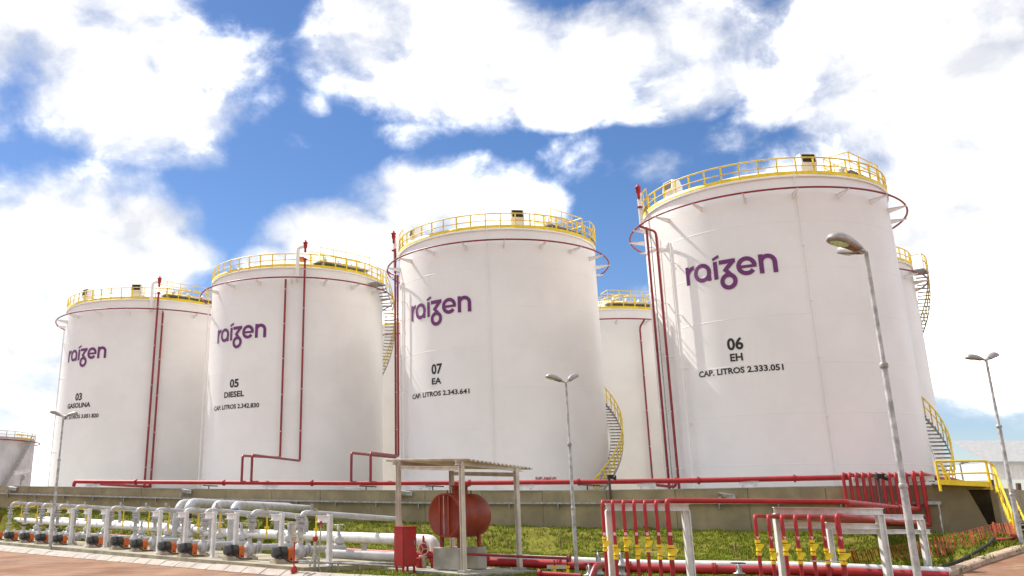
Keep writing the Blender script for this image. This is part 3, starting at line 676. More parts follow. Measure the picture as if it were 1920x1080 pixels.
roof_platform(t7, T7, RA, ZT, theta_px(T7, RA, 1075, 450), 3.2, 1.8); landing(t7, T7, RA-0.95, theta_px(T7, RA, 752, 450)-0.25, theta_px(T7, RA, 752, 450)+0.1, ZT+0.35)
landing(t7, T7, RA-0.9, theta_px(T7, RA, 1108, 450)-0.05, theta_px(T7, RA, 1108, 450)+0.3, ZT+0.45)
# --- tank 05
t5 = tank('white tank marked 05 DIESEL, second from the left in the front row', T5, RA, a0=0.05, b0=0.2)
logo_at(t5, T5, RA, (407.5, 642.5), (499, 634.5))
lettering(t5, T5, RA, '05', (430.7, 726.2), (447.3, 725.1), 15.3); lettering(t5, T5, RA, 'DIESEL', (420.5, 744.7), (457.7, 743.2), 10.6)
lettering(t5, T5, RA, 'CAP. LITROS 2.342.830', (402, 767.1), (485.9, 763.9), 8.3)
th5 = wall_pipe(t5, T5, RA, 562, ZT+0.6, 864, 473, 853, 904); wall_pipe(t5, T5, RA, 525, ZT-1.0, 858, 455, 854.5, 904)
foam_chamber(t5, T5, RA, th5, ZT, side=-1, tall=1.75)
riser_pipe(t5, T5, RA, theta_px(T5, RA, 386, 750)+0.02, ZB, ZT-2, r=0.05, off=0.2, m='tank_white', clamps=4, name='conduit')
tp5 = theta_px(T5, RA, 688, 520); landing(t5, T5, RA, tp5, tp5+0.16, ZT-0.5); stair(t5, T5, RA, tp5+0.16+1.7, ZT-0.5-10.2, tp5+0.16, ZT-0.55, 'yellow')
roof_platform(t5, T5, RA, ZT, theta_px(T5, RA, 640, 510)+0.1, 4.6, 1.9)
q = MB(); q.box(polar(T5, 4.6, theta_px(T5, 5, 565, 480), ZT+1.1), (0.5, 0.6, 0.4)); obj('orange_cover', q, 'orange', t5)
# --- tank 03
t3 = tank('white tank marked 03 GASOLINA at the far left of the front row', T3, RB, a0=0.02, b0=0.15)
logo_at(t3, T3, RB, (127.5, 678), (198.5, 673))
lettering(t3, T3, RB, '03', (141, 750.6), (153, 750), 13.4); lettering(t3, T3, RB, 'GASOLINA', (126.7, 764.9), (169.2, 763), 9.0); lettering(t3, T3, RB, 'CAP. LITROS 3.051.820', (118, 784), (184.5, 783.7), 7.2)
for (x, y) in ((166, 560), (257, 548)): vent(t3, T3, RB-0.75, theta_px(T3, RB-0.75, x, y), ZT+0.25)
tha3 = theta_px(T3, RB+0.35, 290, 650); riser_pipe(t3, T3, RB, tha3, 3.0, ZT+0.6, r=0.085); riser_pipe(t3, T3, RB, theta_px(T3, RB+0.35, 301, 650), 3.0, ZT-1.0, r=0.085)
foam_chamber(t3, T3, RB, tha3, ZT, side=-1, tall=1.75)
riser_pipe(t3, T3, RB, theta_px(T3, RB+0.3, 107, 750), ZB, ZT-2, r=0.05, off=0.3, m='tank_white', clamps=5, name='conduit')
roof_platform(t3, T3, RB, ZT, theta_px(T3, RB, 350, 570)+0.1, 5.0, 2.2)
# --- back row
t8 = tank('white tank in the back row showing between tanks 07 and 06', T8, RA, zt=ZT-1.35)
riser_pipe(t8, T8, RA, theta_px(T8, RA+0.35, 1211, 750), 2.0, ZT-2.9, extra=lambda p: p+[polar(T8, RA+0.85, math.atan2(p[1].y-T8[1], p[1].x-T8[0])+0.03, ZT-2.33)])
roof_platform(t8, T8, RA, ZT-1.35, theta_px(T8, RA, 1190, 590), 4.0, 1.8)
t4 = tank('back row white tank half hidden behind tank 06, stair on its right', T4, RA)
tp4 = theta_px(T4, RA, 1706, 500); tp4 = theta_px(T4, RA, 1704, 500); landing(t4, T4, RA, tp4-0.02, tp4+0.22, ZT-0.5); stair(t4, T4, RA, tp4+1.7, ZT-10.2, tp4+0.2, ZT-0.55)
T2 = (T5[0]+n2d.x*1.1, T5[1]+n2d.y*1.1)
t2 = tank('white tank in the back row glimpsed in the gap between tanks 05 and 07', T2, RA, zt=ZT-1.0)
# --- distant old tank at the left edge
TF = P(-62, 900, 150); TFc = (TF.x, TF.y); RF = 9.6; zf = P(20, 818, 141).z
tf = thing('storage_tank', 'small distant grey white tank with rust marks at the left edge', 'storage tank', (TF.x, TF.y, ZB), 'white fuel storage tanks')
shell(tf, TFc, RF, ZB, zf, 'old_tank', 6); railing(tf, TFc, RF, zf, 1.1, 40, m='galv')
q = MB(); q.tube(ring_pts(TFc, RF+0.8, zf-0.3, 96), 0.09, 8, closed=True); obj('spray_ring', q, 'dark_red', tf)
tq = theta_px(TFc, RF+0.9, 44, 900); stair(tf, TFc, RF, tq-0.55, 2.0, tq+0.1, zf-0.2, 'galv')
q = MB(); q.tube(ring_pts(TFc, RF+0.98, zf+0.6, 12, tq-0.25, tq+0.15), 0.09, 6); q.tube(ring_pts(TFc, RF+0.98, zf+0.1, 12, tq-0.25, tq+0.15), 0.09, 6); obj('landing_rail', q, 'yellow', tf)

# ------------------------------------------------------------------ red header pipe on the wall top, with supports
def on_wall(px, y, dv=0.9):
    p = wall_pt(s_of_px(px)); Y = p.y+dv; return P(px, y, Y)
hp = thing('header_pipe', 'long red pipe carried just above the wall top', 'pipe', on_wall(140, 904))
HT = [(140, 903), (400, 905), (700, 906), (1000, 905), (1300, 901), (1592, 895)]
q = MB(); q.tube([on_wall(138, 912)]+[on_wall(x, lerp_tab(HT, x)) for x in (140, 300, 500, 700, 900, 1100, 1300, 1500, 1592)], 0.115, 12, bend=0.2); obj('pipe', q, 'red', hp)
for x in (255, 420, 585, 880, 1085, 1310, 1490):
    q = MB(); flange_p = on_wall(x, lerp_tab(HT, x)); q.lathe([(0, -0.05), (0.17, -0.05), (0.17, -0.006), (0.12, -0.004), (0.12, 0.004), (0.17, 0.006), (0.17, 0.05), (0, 0.05)], flange_p, (on_wall(x+20, lerp_tab(HT, x+20))-flange_p), 16, False); obj('flange', q, 'red', hp)
q = MB(); q.tube([on_wall(178, 907, 1.2), P(269, 912, T3[1]-RB-0.5)], 0.10, 10); obj('branch_pipe', q, 'red', hp)
q = MB(); q.tube([P(272, 905, T3[1]-RB-0.3), P(270, 913, T3[1]-RB-0.5), P(281, 912, T3[1]-RB-0.5), P(284, 900, T3[1]-RB-0.4)], 0.10, 10, bend=0.2); obj('branch_pipe', q, 'red', hp)
q = MB(); q.tube([P(1225, 909, 47), P(1266, 913, 46.2), P(1268, 896, 46.2)], 0.07, 10, bend=0.15); obj('branch_pipe', q, 'dark_red', hp)
for i, x in enumerate((174, 507, 662, 797, 985, 1212, 1404)):
    p = on_wall(x, lerp_tab(HT, x)+6); q = MB(); sc = p.y/48
    q.ibeam(p+Vector((-0.42, 0.22, -0.02))*sc, p+Vector((0.42, -0.22, -0.02))*sc, 0.14, 0.16)
    for k in range(6): q.box(p+Vector((-0.34+0.136*k, 0.18-0.07*k, 0.075))*sc, (0.06, 0.12, 0.03))
    for sg in (-0.22, 0.24): q.bar(p+Vector((sg, -sg*0.5, -0.1)), p+Vector((sg, -sg*0.5, -0.75)), 0.1, 0.1)
    obj('support', q, 'white_paint', hp)
for x in (395, 690, 815, 1105):
    p = on_wall(x, lerp_tab(HT, x)+5, 0.7); q = MB(); q.bar(p+Vector((-0.45, 0.2, 0)), p+Vector((0.45, -0.3, -0.05)), 0.08, 0.06); q.bar(p+Vector((-0.1, 0, 0)), p+Vector((-0.1, 0, -0.5)), 0.06, 0.06); obj('bracket', q, 'brown_post', hp)

# ------------------------------------------------------------------ wall floodlights, camera, alarm posts
def floodlight(px, y, where):
    p = on_wall(px, y, -0.25); t = thing('floodlight', 'small grey floodlight on the wall '+where, 'floodlight', p, 'floodlights on the wall')
    q = MB(); q.prism([p+Vector((-0.22, -0.05, 0.05)), p+Vector((0.42, -0.15, -0.02)), p+Vector((0.42, -0.15, -0.22)), p+Vector((0.0, -0.05, -0.16))], (0.06, 0.34, 0.05)); obj('housing', q, 'galv', t)
    q = MB(); q.cyl(p+Vector((-0.2, 0, -0.1)), p+Vector((-0.2, 0, -0.42)), 0.07, 10); q.bar(p+Vector((-0.1, 0.1, -0.1)), p+Vector((-0.1, 0.3, -0.3)), 0.05, 0.05); obj('bracket', q, 'galv', t)
floodlight(20, 914, 'at the far left'); floodlight(346, 919, 'left of the big grey pipes'); floodlight(757, 922, 'beside the shed post'); floodlight(1358, 927, 'above the red pipe run at right')
p = P(43, 888, 66); t = thing('security_camera', 'white security camera on a thin bent pole behind the left wall', 'camera', Vector((p.x, p.y, 1.5)))
q = MB(); q.bar(p+Vector((-0.5, -0.2, 0.0)), p+Vector((0.45, 0.1, 0.22)), 0.3, 0.22); q.bar(p+Vector((-0.55, -0.2, 0.12)), p+Vector((0.5, 0.1, 0.36)), 0.4, 0.04); obj('housing', q, 'white_paint', t)
q = MB(); q.lathe([(0.0, -0.5), (0.14, -0.45), (0.16, -0.2), (0.05, -0.1)], p, seg=12); obj('mount', q, 'lamp_body', t)
q = MB(); q.tube([p+Vector((0, 0, -0.2)), p+Vector((-0.1, 0, -0.6)), Vector((p.x, p.y, 1.0))], 0.05, 8, bend=0.2); obj('pole', q, 'galv', t)
def alarm_post(px, ytop, ybot, Y, where):
    a, b = P(px, ytop, Y), P(px+2, ybot, Y); t = thing('alarm_post', 'dark brown alarm post '+where, 'alarm post', b)
    q = MB(); q.cyl(Vector((a.x, a.y, b.z)), a, 0.055, 8); obj('post', q, 'brown_post', t)
    q = MB(); q.box(a+Vector((0.05, -0.05, 0.0)), (0.28, 0.2, 0.16)); q.lathe([(0.05, 0), (0.13, 0.16), (0.0, 0.10)], a+Vector((0.12, -0.1, -0.05)), axis=(0.8, -0.5, 0), seg=12); obj('horn', q, 'dark', t)
alarm_post(1142, 894, 946, 44, 'with a horn before the yellow stair of tank 07'); alarm_post(1645, 893, 952, 33, 'among the upright red pipes')

# ------------------------------------------------------------------ pumps in a row
def pump_template():
    t = thing('pump', 'x', 'pump', (0, 0, 0), 'row of dark motor pumps')
    q = MB(); q.box((0.25, 0, 0.05), (1.7, 0.5, 0.10)); q.box((-0.26, 0, 0.13), (0.5, 0.42, 0.07)); q.box((0.82, 0, 0.14), (0.36, 0.36, 0.08)); obj('plinth', q, 'plinth', t)
    q = MB(); ax = (1, 0, 0)
    q.lathe([(0.0, -0.64), (0.14, -0.64), (0.21, -0.61), (0.225, -0.56), (0.225, -0.40), (0.20, -0.385), (0.20, -0.06), (0.22, -0.05), (0.22, 0.0), (0.20, 0.02), (0.06, 0.06), (0.06, 0.22), (0.0, 0.22)], (0, 0, 0.44), ax, seg=20)
    for k in range(24):
        a = 2*math.pi*k/24; d = Vector((0, math.cos(a), math.sin(a))); c_ = Vector((-0.22, 0, 0.44))+d*0.208; q.box(c_, (0.32, 0.03, 0.012), ax=(Vector((1, 0, 0)), d, d.cross(Vector((1, 0, 0)))))
    m_ = obj('motor', q, 'motor', t)
    q = MB(); q.box((-0.2, -0.24, 0.56), (0.24, 0.16, 0.2)); obj('terminal_box', q, 'motor', m_)
    for sx in (-0.36, -0.1): q = MB(); q.box((sx, 0, 0.21), (0.1, 0.42, 0.14)); obj('motor_foot', q, 'motor', m_)
    q = MB(); q.prism([(0.05, -0.2, 0.10), (0.05, -0.2, 0.52), (0.05, -0.12, 0.60), (0.05, 0.12, 0.60), (0.05, 0.2, 0.52), (0.05, 0.2, 0.10)], (0.30, 0, 0)); g_ = obj('coupling_guard', q, 'orange', t)
    q = MB(); q.box((0.2, -0.203, 0.16), (0.07, 0.02, 0.09)); obj('notice', q, 'dark', g_)
    q = MB(); q.lathe([(0.0, 0.36), (0.10, 0.36), (0.12, 0.5), (0.13, 0.56), (0.30, 0.60), (0.33, 0.64), (0.33, 0.82), (0.28, 0.88), (0.16, 0.92), (0.16, 1.02), (0.24, 1.03), (0.24, 1.08), (0.0, 1.08)], (0, 0, 0.44), ax, seg=22)
    q.tube([(0.74, 0.0, 0.6), (0.74, 0.0, 0.98)], 0.11, 12); q.lathe([(0, 0), (0.2, 0), (0.2, 0.05), (0, 0.05)], (0.74, 0, 0.95), seg=16, smooth=False)
    obj('casing', q, 'grey_pipe', t)
    q = MB(); q.lathe([(0.0, 0.548), (0.09, 0.548), (0.09, 0.57)], (0, 0, 0.44), ax, seg=14); obj('bearing_seal', q, 'oxide_red', t)
    q = MB(); q.tube([(-0.35, -0.3, 0.45), (-0.3, -0.42, 0.2), (0.0, -0.46, 0.06), (0.6, -0.5, 0.05)], 0.025, 6, bend=0.1); obj('cable', q, 'dark', t)
    return t
motors = [(-6, 1013), (22.7, 1015), (52, 1017.5), (82, 1020), (114, 1022), (180, 1026.5), (227, 1030), (263, 1034), (316, 1040), (355, 1044), (442, 1050), (534, 1056)]
prot = pump_template(); PUMPS = []
ang = math.atan2(UAX.y, UAX.x)
for i, (x, y) in enumerate(motors):
    o = prot if i == 0 else copy_tree(prot); g0 = G(x, y, 0.13); o.location = (g0.x, g0.y, 0.13); o.rotation_euler.z = ang+random.uniform(-0.06, 0.06); k_ = random.uniform(0.93, 1.05); o.scale = (0.70*k_, 0.68*k_, 0.74*k_); PUMPS.append(o)
    o['label'] = '%s pump from the left in the row, dark motor and orange coupling guard' % ORD[i]
U3 = Vector((UAX.x, UAX.y, 0)); W3 = Vector((WAX.x, WAX.y, 0)); Z = Vector((0, 0, 1))
def flange(q, p, r, ax=(0, 0, 1), t=0.05): q.lathe([(0, -t/2), (r, -t/2), (r, t/2), (0, t/2)], p, ax, 16, False)
tops = [939.5, 940.5, 942, 943.5, 945, 947, 949, 950, 950.5, 951, 953, 955]; lens_ = [3.4, 3.3, 3.3, 3.2, 3.2, 3.0, 3.0, 3.0, 3.0, 3.0, 2.2, 4.1]
for i, o in enumerate(PUMPS):
    b = Vector(o.location)+U3*0.55+Z*0.83; xx, yy = px_of(b); zt_ = P(xx, tops[i], b.y).z; ln = lens_[i]
    t = thing('discharge_pipe', 'grey inverted U pipe over the %s pump from the left, with valves' % ORD[i], 'pipe', b, 'discharge pipes over the pumps')
    r = 0.075 if i < 8 else 0.09
    top = Vector((b.x, b.y, zt_-r)); e = top+U3*ln-Z*(0.16+0.02*ln)
    q = MB(); q.tube([b, top, e, Vector((e.x, e.y, 0.95))], r, 12, bend=0.30); obj('pipe', q, 'grey_pipe', t)
    for k, zz in enumerate((0.02, 0.24, 0.30, 0.52, 0.60)):
        q = MB(); flange(q, b+Z*(zz*(zt_-b.z)/0.85+0.02), r+0.085); obj('flange', q, 'grey_pipe', t)
    q = MB(); q.lathe([(r, 0), (r+0.06, 0.06), (r+0.06, 0.14), (r, 0.2)], b+Z*(0.34*(zt_-b.z)/0.85), seg=16); q.cyl(b+Z*0.42-W3*0.05, b+Z*0.42+W3*0.22-U3*0.1, 0.05, 10); obj('valve', q, 'grey_pipe', t)
    # yellow drain line
    dpt = b+Z*((zt_-b.z)*0.78); q = MB(); rr = 0.030
    q.tube([dpt, dpt+U3*0.42, dpt+U3*0.42+Z*0.17, dpt+U3*0.60+Z*0.17, dpt+U3*0.60-Z*0.75], rr, 8, bend=0.05); q.box(dpt+U3*0.60-Z*0.45, (0.16, 0.09, 0.07)); dr = obj('drain_pipe', q, 'yellow', t)
    q = MB(); q.cyl(dpt+U3*0.42+Z*0.17, dpt+U3*0.42+Z*0.34, 0.045, 8); q.box(dpt+U3*0.5+Z*0.17, (0.12, 0.09, 0.09)); obj('drain_valve', q, 'galv', dr)
    # suction side valve body behind the pump
    s0 = Vector(o.location)+U3*0.80+Z*0.38; q = MB(); q.tube([s0, s0+U3*1.0], 0.10, 12); st_o = obj('suction_pipe', q, 'grey_pipe', t)
    for a_ in (0.06, 0.95): q = MB(); flange(q, s0+U3*a_, 0.18, U3); obj('flange', q, 'grey_pipe', st_o)
    q = MB(); q.lathe([(0.10, 0), (0.16, 0.1), (0.18, 0.25), (0.16, 0.40), (0.10, 0.5)], s0+U3*1.0, U3, 16); obj('gate_valve', q, 'grey_pipe', st_o); q = MB(); q.lathe([(0.15, 0.15), (0.17, 0.32), (0.09, 0.36), (0.05, 0.5), (0.05, 0.75), (0, 0.75)], s0+U3*1.25, seg=12)
    obj('valve_bonnet', q, 'grey_pipe', st_o); q = MB(); q.tube(ring_pts((s0.x+U3.x*1.25, s0.y+U3.y*1.25), 0.17, s0.z+0.72, 16), 0.018, 6, closed=True); obj('handwheel', q, 'galv', st_o)
# white pipe support stanchions
for i, (x, y) in enumerate(((92, 1020), (131, 1022), (163, 1024), (196, 1027), (296, 1037), (345, 1042), (398, 1046), (440, 1050), (526, 1052), (617, 1061))):
    g0 = G(x, y, 0.13); zt_ = P(x, 951.5 + (x-92)*0.024, g0.y).z
    t = thing('pipe_stanchion', '%s white steel pipe support post from the left behind the pumps' % ORD[i], 'pipe support', g0, 'white pipe support posts')
    q = MB(); q.ibeam(g0, Vector((g0.x, g0.y, zt_)), 0.13, 0.13, up=U3, tk=0.02); obj('post', q, 'white_paint', t)
    q = MB(); q.ibeam(Vector((g0.x, g0.y, zt_-0.14))-W3*0.0-U3*0.06, Vector((g0.x, g0.y, zt_-0.14))-U3*0.05-W3*0.55, 0.16, 0.2, tk=0.025); obj('bracket', q, 'white_paint', t)
    q = MB(); q.box((g0.x, g0.y, 0.145), (0.3, 0.3, 0.03), rz=ang); obj('base_plate', q, 'white_paint', t)
# manifolds
mA = Vector((1.35, 29.6, 0)); 
def man(s, z, off=0.0): return mA-W3*s+U3*off+Z*z
t = thing('manifold_pipe', 'thick white manifold pipe crossing behind the pumps and turning down by the shed', 'pipe', man(0, 0.3))
q = MB(); q.tube([man(-0.35, 0.1), man(-0.35, 0.80), man(14.2, 0.80)], 0.175, 16, bend=0.4); obj('pipe', q, 'white_paint', t)
for s0 in (3.2, 6.5, 9.8, 13.0):
    q = MB(); q.bar(man(s0, 0.1), man(s0, 0.64), 0.18, 0.18); obj('support', q, 'grey_pipe', t)
for s0, r in ((14.2, 0.27), (8.2, 0.25)): q = MB(); flange(q, man(s0, 0.8), r, W3, 0.08); obj('flange', q, 'grey_pipe', t)
t = thing('manifold_pipe', 'white manifold pipe at left behind the pumps, in front of its twin', 'pipe', man(15, 0.3))
q = MB(); q.tube([man(14.5, 0.84), man(44, 1.15)], 0.155, 14); obj('pipe', q, 'white_paint', t)
for s0 in (17, 21, 25, 29, 33): q = MB(); q.bar(man(s0, 0.1), man(s0, 0.7), 0.2, 0.2); obj('support', q, 'grey_pipe', t)
t = thing('manifold_pipe', 'white manifold pipe at left behind the pumps, rear one of the pair', 'pipe', man(15, 0.3, 0.8))
q = MB(); q.tube([man(16.5, 0.93, 0.8), man(44, 1.28, 0.8)], 0.14, 14); obj('pipe', q, 'white_paint', t)
t = thing('fire_main', 'thin red fire main running low behind the pumps to the shed', 'pipe', man(0, 0.25, 1.4))
q = MB(); q.tube([man(-1.6, 0.30, 1.0), man(12, 0.30, 1.2), man(44, 0.45, 1.4)], 0.085, 10); obj('pipe', q, 'red', t)
t = thing('suction_header', 'grey rust streaked pipe low on the right end of the pump slab', 'pipe', G(680, 1050, 0.2))
q = MB(); q.tube([P(612, 1038, 30.4), P(742, 1044, 29.6)], 0.14, 14); obj('pipe', q, 'grey_pipe', t)
t = thing('cable_ladder', 'low rail of conduits on short posts by the pump slab lawn', 'conduit', G(660, 1062, 0.0))
q = MB(); q.tube([P(560, 1052, 28.2), P(742, 1062, 27.8)], 0.03, 8); q.tube([P(560, 1056, 28.6), P(742, 1056, 28.4)], 0.025, 8)
for x in (581, 623, 634, 675, 725): pp = P(x, 1053+(x-560)*0.055, 28.1); q.cyl((pp.x, pp.y, 0.0), pp, 0.025, 6)
obj('rail', q, 'galv', t)
# big grey pipes rising out of the ground and running to the wall
bigs = [((331, 1000), (333, 938), (500, 946), 0.18, 'leftmost'), ((352, 996), (352, 937), (520, 948), 0.20, 'second from the left'), ((400, 990), (402, 941), (545, 947), 0.20, 'third from the left'), ((436, 992), (438, 943), (582, 952), 0.21, 'rightmost')]
for i, (a, b, c_, r, wh) in enumerate(bigs):
    Y = 42.5-i*1.4; p0 = P(b[0], a[1], Y); p1 = P(b[0], b[1]+5, Y); s1 = wall_pt(s_of_px(c_[0])); p2 = P(c_[0], c_[1]+3, s1.y-0.1)
    t = thing('product_pipe', 'large grey pipe arching towards the wall, %s of four' % wh, 'pipe', p0, 'large grey pipes arching to the wall')
    q = MB(); q.tube([Vector((p1.x, p1.y, 0.2)), p1, p2, p2+Vector((0.5, 1.5, -0.4))], r, 16, bend=0.75, nb=8); o = obj('pipe', q, 'grey_pipe', t)
    if i in (1, 2, 3):
        zz = P(b[0], 972, Y).z; q = MB(); q.lathe([(r+0.006, 0), (r+0.006, 0.38)], Vector((p1.x, p1.y, zz)), seg=20); bd = obj('name_band', q, 'blue_band' if i == 3 else 'brown_band', o)
        q = MB(); q.box((p1.x-0.03, p1.y-r-0.012, zz+0.18), (0.14, 0.01, 0.07)); obj('band_mark', q, 'tag_pink', bd)
# small junction box & sign things at the pump slab
p = P(551, 1005, 33); t = thing('junction_box', 'beige box standing in the grass behind the white manifold pipe', 'box', Vector((p.x, p.y, 0.3)))
q = MB(); q.box(p+Vector((-0.07, 0, 0.1)), (0.3, 0.2, 0.75)); q.box(p+Vector((0.22, 0, 0.06)), (0.2, 0.18, 0.62)); obj('cabinet', q, 'sign_plate', t)
p = P(551, 1011, 27.6); t = thing('warning_sign', 'small tilted cream sign on a red foot in front of the last pump', 'sign', G(553, 1066, 0.0))
q = MB(); q.box(p, (0.26, 0.02, 0.15), ax=(Vector((0.98, 0, 0.2)).normalized(), Vector((0, 1, 0)), Vector((-0.2, 0, 0.98)).normalized())); sg = obj('plate', q, 'sign_plate', t)
for k in range(3): q = MB(); q.box(p+Vector((0.005*k, -0.013, 0.04-0.04*k)), (0.17-0.03*k, 0.004, 0.012), ax=(Vector((0.98, 0, 0.2)).normalized(), Vector((0, 1, 0)), Vector((-0.2, 0, 0.98)).normalized())); obj('text_line', q, 'brown_band', sg)
q = MB(); q.cyl(Vector((p.x+0.02, p.y+0.02, 0.05)), p+Vector((0.02, 0.02, -0.05)), 0.022, 8); q.lathe([(0.10, 0), (0.08, 0.14), (0.05, 0.17), (0, 0.17)], (p.x+0.02, p.y+0.02, 0), seg=12); obj('stand', q, 'cabinet_red', t)
p = P(591, 1010, 27.8); t = thing('hose_stand', 'grey tripod standpipe with a red ball head near the lawn', 'standpipe', Vector((p.x, p.y, 0)))
q = MB(); q.lathe([(0, 0.09), (0.07, 0.06), (0.085, 0.0), (0.06, -0.07), (0, -0.09)], p, seg=14); obj('head', q, 'cabinet_red', t)
q = MB(); q.cyl((p.x, p.y, 0), p, 0.045, 8); q.cyl((p.x+0.16, p.y, 0), (p.x+0.04, p.y, 0.5), 0.02, 6); q.cyl((p.x-0.16, p.y-0.1, 0), (p.x-0.04, p.y, 0.5), 0.02, 6); obj('legs', q, 'pole_grey', t)
p = P(602, 983, 27.9); t = thing('marker_pole', 'thin grey pole with a small red tag at its top', 'pole', Vector((p.x, p.y, 0)))
q = MB(); q.cyl((p.x-0.05, p.y, 0), p, 0.02, 8); obj('pole', q, 'pole_grey', t); q = MB(); q.box(p, (0.075, 0.03, 0.17)); obj('tag', q, 'cabinet_red', t)

# ------------------------------------------------------------------ shed with fuel tank and cabinet
SA, SB_, SC, SD = Vector((0.44, 28.74, 0)), Vector((2.19, 26.43, 0)), Vector((3.91, 27.74, 0)), Vector((2.16, 30.05, 0))
shed = thing('open_shed', 'open cream steel shed with corrugated roof over a red fuel tank', 'shed', SB_)
e1 = (SA-SB_).normalized(); e2 = (SC-SB_).normalized()
RB3, RC3, RA3 = P(880, 862, 26.15), P(1000, 878.5, 28.3), P(722, 862.5, 29.3)
nrf = (RC3-RB3).cross(RA3-RB3).normalized()
if nrf.z < 0: nrf = -nrf
def roof_z(x, y): return RB3.z-(nrf.x*(x-RB3.x)+nrf.y*(y-RB3.y))/nrf.z
for c_ in (SA, SB_, SC, SD):
    q = MB(); q.ibeam(Vector((c_.x, c_.y, 0.06)), Vector((c_.x, c_.y, roof_z(c_.x, c_.y)-0.06)), 0.12, 0.12, up=e1, tk=0.02); po = obj('post', q, 'shed_paint', shed)
    q = MB(); q.box((c_.x, c_.y, 0.06), (0.26, 0.26, 0.12), rz=math.atan2(e2.y, e2.x)); obj('footing', q, 'concrete', po)
for a, b, dz in ((SA, SB_, -0.24), (SD, SC, -0.24)):
    q = MB(); q.ibeam(a+Z*(roof_z(a.x, a.y)+dz)-e1*0.08, b+Z*(roof_z(b.x, b.y)+dz)+e1*0.08, 0.09, 0.12); obj('tie_beam', q, 'shed_paint', shed)
for a, b in ((SB_, SC), (SA, SD)):
    q = MB(); q.ibeam(a+Z*(roof_z(a.x, a.y)-0.09)-e2*0.22, b+Z*(roof_z(b.x, b.y)-0.09)+e2*0.22, 0.10, 0.12); obj('rafter', q, 'shed_paint', shed)
q = MB(); NC = 96; vs_ = []; ed1 = RA3-RB3; ed2 = RC3-RB3
for j in range(2):
    for i in range(NC+1):
        p = RB3+ed1*j+ed2*(i/NC)+Z*(0.030*math.cos(i/NC*2*math.pi*16)); vs_.append(p)
q.add(vs_, [(i, i+1, NC+2+i, NC+1+i) for i in range(NC)], True); ro = obj('corrugated_roof', q, 'roof_sheet', shed); md = ro.modifiers.new('t', 'SOLIDIFY'); md.thickness = 0.012
q = MB(); q.prism([SA+e1*0.3-e2*0.3+Z*-0.1, SB_-e1*0.35-e2*0.3+Z*-0.1, SC-e1*0.35+e2*0.3+Z*-0.1, SD+e1*0.3+e2*0.3+Z*-0.1], (0, 0, 0.145)); struct(obj('shed_floor', q, 'concrete'))
# red horizontal tank
ax = Vector((0.70, 0.714, 0)); fc = P(833, 966, 27.55); TR = 0.62; TLn = 1.35
ft = thing('fuel_tank', 'rust red horizontal cylindrical tank on legs under the shed', 'tank', Vector((fc.x+ax.x*0.7, fc.y+ax.y*0.7, 0.65)))
q = MB(); prof = [(0.0, 0.02), (TR-0.05, 0.02), (TR-0.05, 0.0), (TR, 0.0), (TR, TLn), (TR*0.97, TLn+0.08), (TR*0.85, TLn+0.17), (TR*0.6, TLn+0.24), (TR*0.3, TLn+0.28), (0.0, TLn+0.29)]
q.lathe(prof, fc, ax, 40); obj('tank_shell', q, 'oxide_red', ft)
sd2 = Vector((-ax.y, ax.x, 0))
for k in (-0.17, 0.17):
    hh = math.sqrt(TR**2-k**2)-0.07; q = MB(); q.bar(fc-ax*0.0+sd2*k-Z*hh, fc-ax*0.0+sd2*k+Z*hh, 0.05, 0.05, up=ax); obj('end_rib', q, 'oxide_red', ft)
q = MB(); q.cyl(fc-ax*0.02-Z*(TR-0.07), fc-ax*0.02+Z*(TR-0.07), 0.012, 8); obj('sight_glass', q, 'pole_grey', ft)
q = MB(); m_ = fc+ax*0.72+Z*(TR-0.04); q.lathe([(0.24, 0), (0.24, 0.22), (0.28, 0.23), (0.28, 0.27), (0, 0.28)], m_, seg=20); obj('manhole', q, 'oxide_red', ft)
q = MB(); q.cyl(m_+Z*0.25, m_+Z*0.42, 0.03, 8); q.cyl(fc+ax*0.15+Z*(TR-0.03), fc+ax*0.15+Z*(TR+0.09), 0.022, 8); q.cyl(fc+ax*1.25+Z*(TR-0.03), fc+ax*1.25+Z*(TR+0.09), 0.022, 8); obj('vent_pipe', q, 'oxide_red', ft)
for a in (0.22, 1.12):
    for s in (-0.33, 0.33):
        b = fc+ax*a+sd2*s; q = MB(); zt_ = fc.z-math.sqrt(TR**2-s**2)+0.06; q.prism([Vector((b.x, b.y, 0.66))+sd2*0.05, Vector((b.x, b.y, 0.66))-sd2*0.05, Vector((b.x, b.y, 0.66))-sd2*0.05+ax*0.02, Vector((b.x, b.y, 0.66))-sd2*0.03+ax*0.02, Vector((b.x, b.y, 0.66))-sd2*0.03+ax*0.1, Vector((b.x, b.y, 0.66))+sd2*0.05+ax*0.1], (0, 0, zt_-0.66)); obj('leg', q, 'oxide_red', ft)
for i, a in enumerate((0.22, 1.12)):
    b = fc+ax*a; t = thing('concrete_block', 'concrete block under the %s end of the red fuel tank' % ('near' if i == 0 else 'far'), 'block', Vector((b.x, b.y, 0.04)), 'concrete blocks under the fuel tank')
    q = MB(); q.box((b.x, b.y, 0.36), (0.42, 0.95, 0.60), rz=math.atan2(ax.y, ax.x)); me = obj('block', q, 'concrete', t); bv = me.modifiers.new('b', 'BEVEL'); bv.width = 0.02
